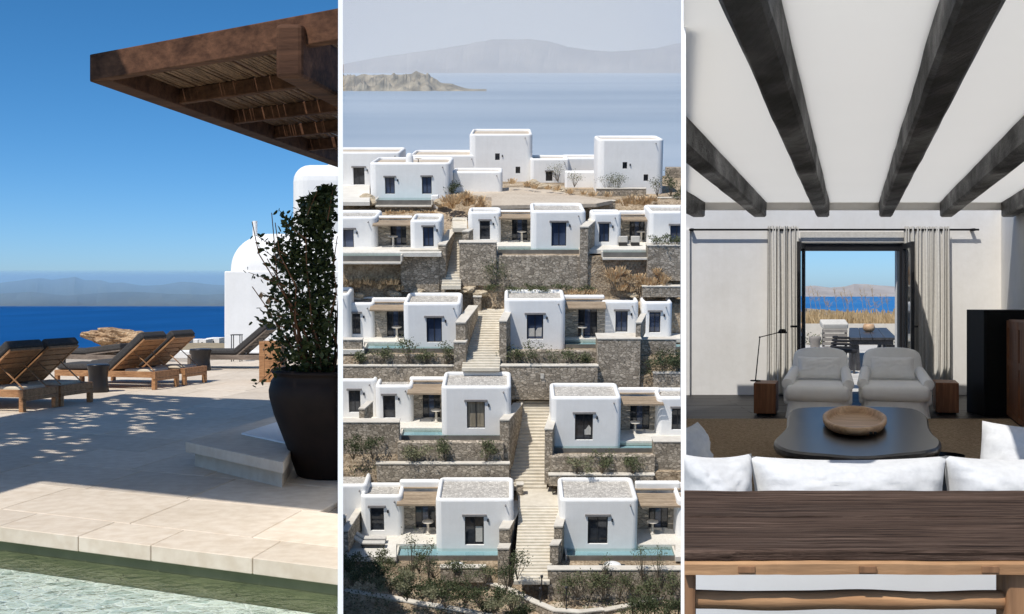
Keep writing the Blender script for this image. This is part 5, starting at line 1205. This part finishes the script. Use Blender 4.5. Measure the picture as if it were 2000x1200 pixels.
# soft shapes
def pillow(c, w, h, t, mat, par=None, name='pillow', tilt=0, yaw=0, n=18, pinch=.08, seed=0, **k):
    c = Vector(c); mb = MB(); vs = []; Rm = Matrix.Rotation(yaw, 3, 'Z') @ Matrix.Rotation(tilt, 3, 'X')
    for s_ in (-1, 1):
        for j in range(n + 1):
            for i in range(n + 1):
                u, v = -1 + 2 * i / n, -1 + 2 * j / n
                th = max(0, (1 - abs(u) ** 3.2) * (1 - abs(v) ** 3.2)) ** .55
                q = Vector((u * w / 2 * (1 - pinch * (1 - v * v) * abs(u) ** 2 * .6), s_ * th * t / 2, v * h / 2 * (1 - pinch * (1 - u * u) * abs(v) ** 2)))
                q += noise.noise_vector(Vector((u * 2 + seed, v * 2, s_))) * .05 * min(h, t) * th
                q.y += s_ * noise.noise(Vector((u * 5 + seed, v * 7, 2))) * .02 * th
                vs.append(c + Rm @ q)
    m = n + 1; fs = [(j * m + i, j * m + i + 1, (j + 1) * m + i + 1, (j + 1) * m + i) for j in range(n) for i in range(n)]
    mb.add(vs, fs + [tuple(m * m + x for x in f[::-1]) for f in fs], True); return mb.build(name, mat, par, **k)
def soft(par, name, x0, x1, y0, y1, z0, z1, mat, bev, seg=4, clip=None): return MB().box(x0, x1, y0, y1, z0, z1).build(name, mat, par, bev=bev, seg=seg, smooth=True, clip=clip)
def armchair(label, x0, x1, ph):
    d0, d1 = 12.45, 13.75; xa, xb = X3(x0, d0) + VX * .65, X3(x1, d0) + VX * .65; w = xb - xa; t_ = thing('armchair', label, 'armchair', ((xa + xb) / 2, (d0 + d1) / 2, FZ), group='white armchairs')
    xm = (xa + xb) / 2
    mb = MB(); vs = []                    # skirt, flaring to the floor
    N = 40
    for f, z in ((1.06, FZ + .004), (1.02, FZ + .08), (.985, FZ + .2)):
        for i in range(N):
            a = 2 * math.pi * i / N; ca, sa = math.cos(a), math.sin(a); q = 1 / max(abs(ca), abs(sa)); rr = .35 * q + .65 * min(q, 1.22)
            wob = 1 + .012 * math.sin(i * 5.1) * (1.3 - z + FZ)
            vs.append((xm + w * .455 * f * ca * rr * wob, (d0 + d1) / 2 + (d1 - d0) / 2 * f * sa * rr * .98 * wob, z))
    mb.add(vs, [(j * N + i, j * N + (i + 1) % N, (j + 1) * N + (i + 1) % N, (j + 1) * N + i) for j in range(2) for i in range(N)], True); mb.add(vs[-N:], [tuple(range(N))]); mb.build('skirt', 'chairwhite', t_)
    soft(t_, 'seat_cushion', xa + .02, xb - .02, d0 - .03, d1 - .25, FZ + .2, FZ + .375, 'chairwhite', .07)
    for sgn in (-1, 1):
        cx = xm + sgn * (w / 2 - .045); ar = MB(); a0 = Vector((cx + sgn * .01, d0 + .12, FZ + .385)); a1 = Vector((cx - sgn * .03, d1 - .15, FZ + .47))
        ar.tube(a0, a1, .062, .06, 18)
        ar.build('arm_roll', 'chairwhite', t_, bev=.012, seg=3, smooth=True); soft(t_, 'arm_side', cx - .05, cx + .05, d0 + .15, d1 - .1, FZ + .15, FZ + .4, 'chairwhite', .04)
    # back: leaning, rounded at the top
    mb = MB(); N = 24; vs = []; H = FZ + .745
    bwid = [(0, .80), (.35, .86), (.6, .90), (.85, .86), (.95, .80), (1, .72)]
    for thick in (0, .2):
        for f, ww in bwid:
            z = FZ + .2 + (H - FZ - .2) * f; yb = d1 - .22 + f * .16 + thick * (1 if f < .9 else .8) - (.03 if (thick and f > .9) else 0)
            for i in range(N + 1):
                u = -1 + 2 * i / N; vs.append((xm + u * w / 2 * ww, yb + .05 * u * u * (1 if not thick else 0), z - .035 * abs(u) ** 3 * f))
    m = N + 1; k = len(bwid); fs = [(j * m + i, j * m + i + 1, (j + 1) * m + i + 1, (j + 1) * m + i) for j in range(k - 1) for i in range(N)]
    o2 = k * m; fs += [tuple(o2 + x for x in f[::-1]) for f in fs]
    fs += [((k - 1) * m + i, (k - 1) * m + i + 1, o2 + (k - 1) * m + i + 1, o2 + (k - 1) * m + i) for i in range(N)]
    fs += [(j * m, (j + 1) * m, o2 + (j + 1) * m, o2 + j * m) for j in range(k - 1)] + [(j * m + N, o2 + j * m + N, o2 + (j + 1) * m + N, (j + 1) * m + N) for j in range(k - 1)]
    mb.add(vs, fs, True); mb.build('back', 'chairwhite', t_, sharp=60)
    t_.rotation_euler.z = YAW; dx_ = (d1 - d0) / 2 - .36
    xm += dx_ * math.sin(-YAW)
    pillow((xm, d1 - .36, FZ + .52), .50, .27, .15, 'chairwhite', None, 'scatter_cushion', tilt=R(-14), seed=ph, loc=(xm, d1 - .36, FZ + .39), yaw=YAW, label='small rectangular white cushion on the ' + ('left' if ph < 5 else 'right') + ' white armchair', cat='cushion', group='armchair cushions')
armchair('white slipcovered armchair beside the block with the lamp', 1531, 1661, 1)
armchair('white slipcovered armchair beside the right cedar block', 1682, 1818, 7)
# sofa and the console table behind it
so_ = thing('sofa', 'long white sofa seen from behind, beyond the console table', 'sofa', (1.4, 4.0, FZ))
xl = X3(1338, 4.02); xr = X3(2080, 4.02)
soft(so_, 'back_panel', xl, xr, 4.02, 4.16, FZ + .03, .875, 'sofaback', .03, clip=CL3)
soft(so_, 'seat_base', xl + .04, xr, 4.17, 5.2, FZ + .03, FZ + .3, 'sofawhite', .04, clip=CL3)
for a, b in ((1338, 1470), (1470, 1850), (1852, 2090)):
    soft(so_, 'seat_cushion', X3(a, 4.5) + .005, X3(b, 4.5) - .005, 4.45, 5.2, FZ + .305, FZ + .45, 'sofawhite', .05, clip=CL3)
for k, (a, b, yt, dy) in enumerate(((1330, 1470, 905, .0), (1464, 1854, 910, .0), (1850, 2092, 909, 0))):
    x0, x1 = X3(a, 4.33), X3(b, 4.33); zt_ = Z3_(yt, 4.33); zb_ = FZ + .46
    pillow(((x0 + x1) / 2, 4.34, (zt_ + zb_) / 2 + .01), x1 - x0, zt_ - zb_ + .05, .34, 'sofawhite', so_, 'back_cushion', tilt=R(-4), n=26, pinch=.10, seed=k * 3.1, clip=CL3)
pillow(at(1346, 905, 4.95), .36, .33, .16, 'sofawhite', None, 'pillow', tilt=R(-10), yaw=R(60), seed=2, clip=CL3, loc=at(1346, 930, 4.95), label='white pillow at the left end of the sofa', cat='cushion')
pillow(at(2005, 915, 4.95), .42, .40, .18, 'sofawhite', None, 'pillow', tilt=R(-20), yaw=R(-40), seed=6, loc=at(2005, 960, 4.95), label='white pillow leaning at the right end of the sofa', cat='cushion')
con = thing('console_table', 'long rustic console table of weathered planks behind the white sofa', 'table', (1.3, 3.2, FZ))
ct_z = .95; yb_, yf_ = (EYE - ct_z) * F / (960 - HY), (EYE - ct_z) * F / (1078 - HY)
xl, xr = .40, X3(2000, yf_) + .45
def plankmesh(y0, y1, z0, z1, seed):
    mb = MB(); n = 120; vs = []
    for i in range(n + 1):
        x = xl + (xr - xl) * i / n; j0 = noise.noise(Vector((x * 5, seed, 0))) * .008 + noise.noise(Vector((x * 23, seed, 1))) * .003; j1 = noise.noise(Vector((x * 4, seed, 7))) * .006
        zz = noise.noise(Vector((x * 6, seed, 3))) * .003
        vs += [(x, y0 + j0, z0), (x, y1 + j1, z0), (x, y1 + j1, z1 + zz), (x, y0 + j0 + .006, z1 + zz), (x, y0 + j0, z1 + zz - .006)]
    fs = [(i * 5 + k, i * 5 + (k + 1) % 5, (i + 1) * 5 + (k + 1) % 5, (i + 1) * 5 + k) for i in range(n) for k in range(5)] + [(0, 4, 3, 2, 1), tuple(n * 5 + k for k in range(5))]
    return mb.add(vs, fs)
w3 = (yb_ - yf_) / 2
plankmesh(yf_ + .012, yf_ + w3 - .002, ct_z - .024, ct_z, 2.0).build('top_plank', 'oldplank', con, clip=CL3)
plankmesh(yf_ + w3 + .002, yb_, ct_z - .025, ct_z + .002, 8.0).build('top_plank', 'oldplank', con, clip=CL3)
plankmesh(yf_ + .0, yf_ + .05, ct_z - .058, ct_z - .026, 5.0).build('front_rail', 'rawwood', con, clip=CL3)
for px in (1458, 1695, 1934):
    x = X3(px, yf_); MB().box(x - .022, x + .022, yf_ - .003, yf_ + .004, ct_z - .054, ct_z - .036).build('tenon', 'postwood', con, bev=.002)
for px0, px1 in ((1330, 1358), (1966, 2010)):
    MB().box(X3(px0, yf_ + .03), X3(px1, yf_ + .03), yf_ + .02, yf_ + .1, FZ, ct_z - .0585).build('leg', 'postwood', con, bev=.008, clip=CL3)
    MB().box(X3(px0, yb_ - .1), X3(px1, yb_ - .1), yb_ - .12, yb_ - .04, FZ, ct_z - .028).build('leg', 'postwood', con, bev=.008, clip=CL3)
zs = EYE - (1172 - HY) / F * (yf_ + .05)
mb = MB(); n = 40; q0 = None
for i in range(n):
    xa_, xb_ = .38 + (xr - .38) * i / n, .38 + (xr - .38) * (i + 1) / n
    f = lambda x: Vector((x, yf_ + .06, zs + .006 * noise.noise(Vector((x * 4, 1, 1))) - .004 * math.sin((x - .4) * 3)))
    mb.tube(f(xa_), f(xb_ + .002), .024 + .004 * noise.noise(Vector((xa_ * 5, 3, 0))), .024 + .004 * noise.noise(Vector((xb_ * 5, 3, 0))), 10)
mb.build('stretcher', 'rawwood', con, clip=CL3)
# --- outside, beyond the door
MB().prism([(3.2, DW + .36), (9.0, DW + .36), (16, 33), (7.2, 33)], FZ - .4, FZ - .035).build('sea_terrace', 'joint', kind='structure')
tr_ = bpy.data.objects['sea_terrace']
for i in range(30):
    y = DW + .38 + i * .5
    for k in range(3):
        xa = .25 * y - .4 + k * 1.2 * (y / 17); MB().box(xa, xa + 1.19 * (y / 17), y, y + .485, FZ - .05, FZ - .008).build('paving_board', 'outfloor', tr_)
dt = thing('dining_table', 'dark outdoor dining table seen through the open door', 'table', at(1700, 720, 20.5)); zt = EYE - .8
ORG[dt.name].z = FZ; dt.location.z = FZ
xa0, xb0 = X3(1657, 20.5), X3(1752, 20.5); dv = Vector((VX + .0, 1, 0))
for k in range(4):
    MB().para((xa0 + (xb0 - xa0) / 4 * k + .004, 20.5, zt - .045), ((xb0 - xa0) / 4 - .008, 0, 0), (VX * 6.0, 6.0, 0), (0, 0, .045)).build('board', 'dining', dt, bev=.004, seg=1)
MB().para((xa0 + .05, 20.55, zt - .13), (xb0 - xa0 - .1, 0, 0), (VX * 5.8, 5.8, 0), (0, 0, .08)).build('apron', 'dining', dt)
for (fx, fy) in ((.14, .1), (.88, .1), (.14, 5.6), (.88, 5.6)): 
    for s_ in (-.07, .07):
        x = xa0 + (xb0 - xa0) * fx + VX * fy; MB().para((x + s_ - .035, 20.5 + fy, FZ - .008), (.07, 0, 0), (0, .1, 0), (-s_ * .5, 0, zt - .13 - FZ)).build('leg', 'dining', dt)
bp = Vector((X3(1697, 23.5), 23.5, zt)); MB().lathe([(.06, 0), (.11, .04), (.125, .1), (.105, .16), (.09, .17), (.085, .15), (.1, .1), (0, .03)], bp, 24).build('table_bowl', 'bowlwood', loc=bp, cat='bowl', label='round wooden bowl on the outdoor dining table')
ch = thing('rope_chair', 'dark woven rope dining chair left of the outdoor table', 'chair', Vector((X3(1645, 19.8), 19.8, FZ))); cx = X3(1646, 19.8)
for i in range(4):
    mb = MB(); n = 14; zz = FZ + .46 + i * .055
    for k in range(n):
        a0_, a1_ = math.pi * (.62 + .9 * k / n), math.pi * (.62 + .9 * (k + 1) / n); rr = .23 - i * .012
        mb.tube((cx + .1 + rr * math.cos(a0_), 20.0 + rr * 1.3 * math.sin(a0_), zz), (cx + .1 + rr * math.cos(a1_), 20.0 + rr * 1.3 * math.sin(a1_), zz), .022, .022, 6)
    mb.build('back_rope', 'rope', ch)
MB().box(cx - .12, cx + .25, 19.75, 20.3, FZ + .36, FZ + .42).build('seat', 'rope', ch, bev=.02)
for lx in (-.1, .2):
    for ly in (19.8, 20.25): MB().tube((cx + lx, ly, FZ - .008), (cx + lx * .9, ly, FZ + .4), .02, .025, 8).build('leg', 'dining', ch)
lc = thing('deck_chair', 'slatted grey lounge chair with cream cushion beyond the rope chair', 'chair', (X3(1631, 24), 24, FZ)); x0, x1 = X3(1606, 24), X3(1657, 24)
MB().para((x0, 24.0, FZ + .64), (x1 - x0, 0, 0), (0, .25, .10), (0, -.04, .12)).build('cushion', 'furn', lc, bev=.03)
for k in range(6): MB().box(x0 + .02, x1 - .02, 24.0 - k * .0, 24.03, FZ + .12 + k * .09, FZ + .19 + k * .09).build('slat', 'stool', lc)
for x in (x0 + .02, x1 - .06): MB().box(x, x + .04, 24.03, 24.08, FZ - .008, FZ + .64).build('leg', 'dining', lc)
sp_ = Vector((X3(1592, 26), 26, FZ - .008)); MB().lathe([(0, 0), (.14, 0), (.13, .06), (.105, .18), (.115, .3), (.14, .36), (.14, .4), (.13, .42), (0, .42)], sp_, 24).build('stone_stool', 'stool', loc=sp_, cat='stool', label='grey waisted stone stool on the sunny terrace outside the door')
mb = MB().para((7.4, 38, FZ - 1), (7.5, 1.1, 0), (0, .5, 0), (0, 0, 1.95)); mb.v = [v + Vector((0, 0, -(v.x - 9.5) * .085 if v.z > .5 else 0)) for v in mb.v]
gw = thing('garden_wall', 'dry stone garden wall below the plumed grasses', 'wall', (9, 38, FZ)); mb.build('masonry', 'stonelight', gw)
MB().box(7, 15, 33, 33.3, FZ - .3, Z3_(633, 33)).build('kerb_wall', 'cap', loc=(9, 33, FZ), cat='wall', label='low pale kerb wall at the edge of the sea terrace')
MB().prism([(7, 33.2), (16, 33.2), (17, 39), (8, 39)], FZ - .5, FZ + .12).build('bank', 'scrub', kind='structure')
rg = random.Random(17); gr = MB()
for i in range(2600):
    x = rg.uniform(7.5, 13.5); y = rg.uniform(34.5, 38.0); h = rg.uniform(.25, .7); p = Vector((x, y, FZ + .1 + (y - 34) * .03)); q = p + Vector((rg.gauss(0, .15), rg.gauss(0, .1), h)); w = Vector((rg.uniform(.008, .03), 0, 0)); gr.add([p - w, p + w, q + w * .6, q - w * .6], [(0, 1, 2, 3)])
for i in range(500):
    x = rg.uniform(7.5, 14); y = rg.uniform(38.1, 38.5); p = Vector((x, y, .75 - (x - 9.5) * .07)); q = p + Vector((rg.gauss(0, .15), 0, rg.uniform(.05, .2))); w = Vector((rg.uniform(.008, .025), 0, 0)); gr.add([p - w, p + w, q + w * .6, q - w * .6], [(0, 1, 2, 3)])
gr.build('dry_grass', 'drygrass', kind='stuff', label='short dry golden grass on the bank outside the door', cat='grass')
pl = [1580, 1592, 1601, 1612, 1616, 1630, 1648, 1651, 1655, 1663, 1682, 1690, 1698, 1706, 1713, 1722, 1733]
for i, px in enumerate(pl):
    p = at(px + 8, 612, 38.3); top = at(px - 4 + rg.uniform(-4, 4), rg.uniform(560, 592), 38.3); t_ = thing('plumed_grass', 'tall dry feathery grass stalk above the stone garden wall', 'grass', p, group='plumed grasses outside the door')
    MB().tube(p - Vector((0, 0, .3)), top, .008, .005, 4).build('stalk', 'drygrass', t_); mb = MB()
    for k in range(26):
        f = rg.uniform(.45, 1.0); q = p.lerp(top, f); e_ = q + Vector((rg.gauss(0, .14), rg.gauss(0, .05), rg.uniform(.0, .2))) * (1.25 - f * .6); w = Vector((.0032, 0, 0)); mb.add([q - w, q + w, e_ + w, e_ - w], [(0, 1, 2, 3)])
    mb.build('plume', 'drygrass', t_)
for i, px in enumerate((1585, 1597, 1728, 1745)):
    rg2 = random.Random(i); p = at(px, 654, 31); p.z = FZ - .02; t_ = thing('flowering_bush', 'low bush with pale flowers at the edge of the sea terrace', 'bush', p, group='flowering bushes outside the door'); mb = MB(); mf = MB()
    for k in range(200): leafquad(mb if k % 3 else mf, p + Vector((rg2.gauss(0, .16), rg2.gauss(0, .2), abs(rg2.gauss(.1, .1)))), .035, .4, rg2)
    mb.build('leaves', 'leaf2', t_); mf.build('flowers', 'cap', t_)
MB().quad((9, 42, -6), (30, 42, -6), (1500, 3400, -6), (720, 3400, -6)).build('sea', 'sea3', kind='structure')
ridge('mountain', [(1520, 564), (1560, 560), (1590, 558), (1620, 562), (1650, 560), (1668, 555), (1690, 555), (1720, 558), (1750, 560), (1800, 565)], 3150, -6, 'hill3', 220, amp=.1)
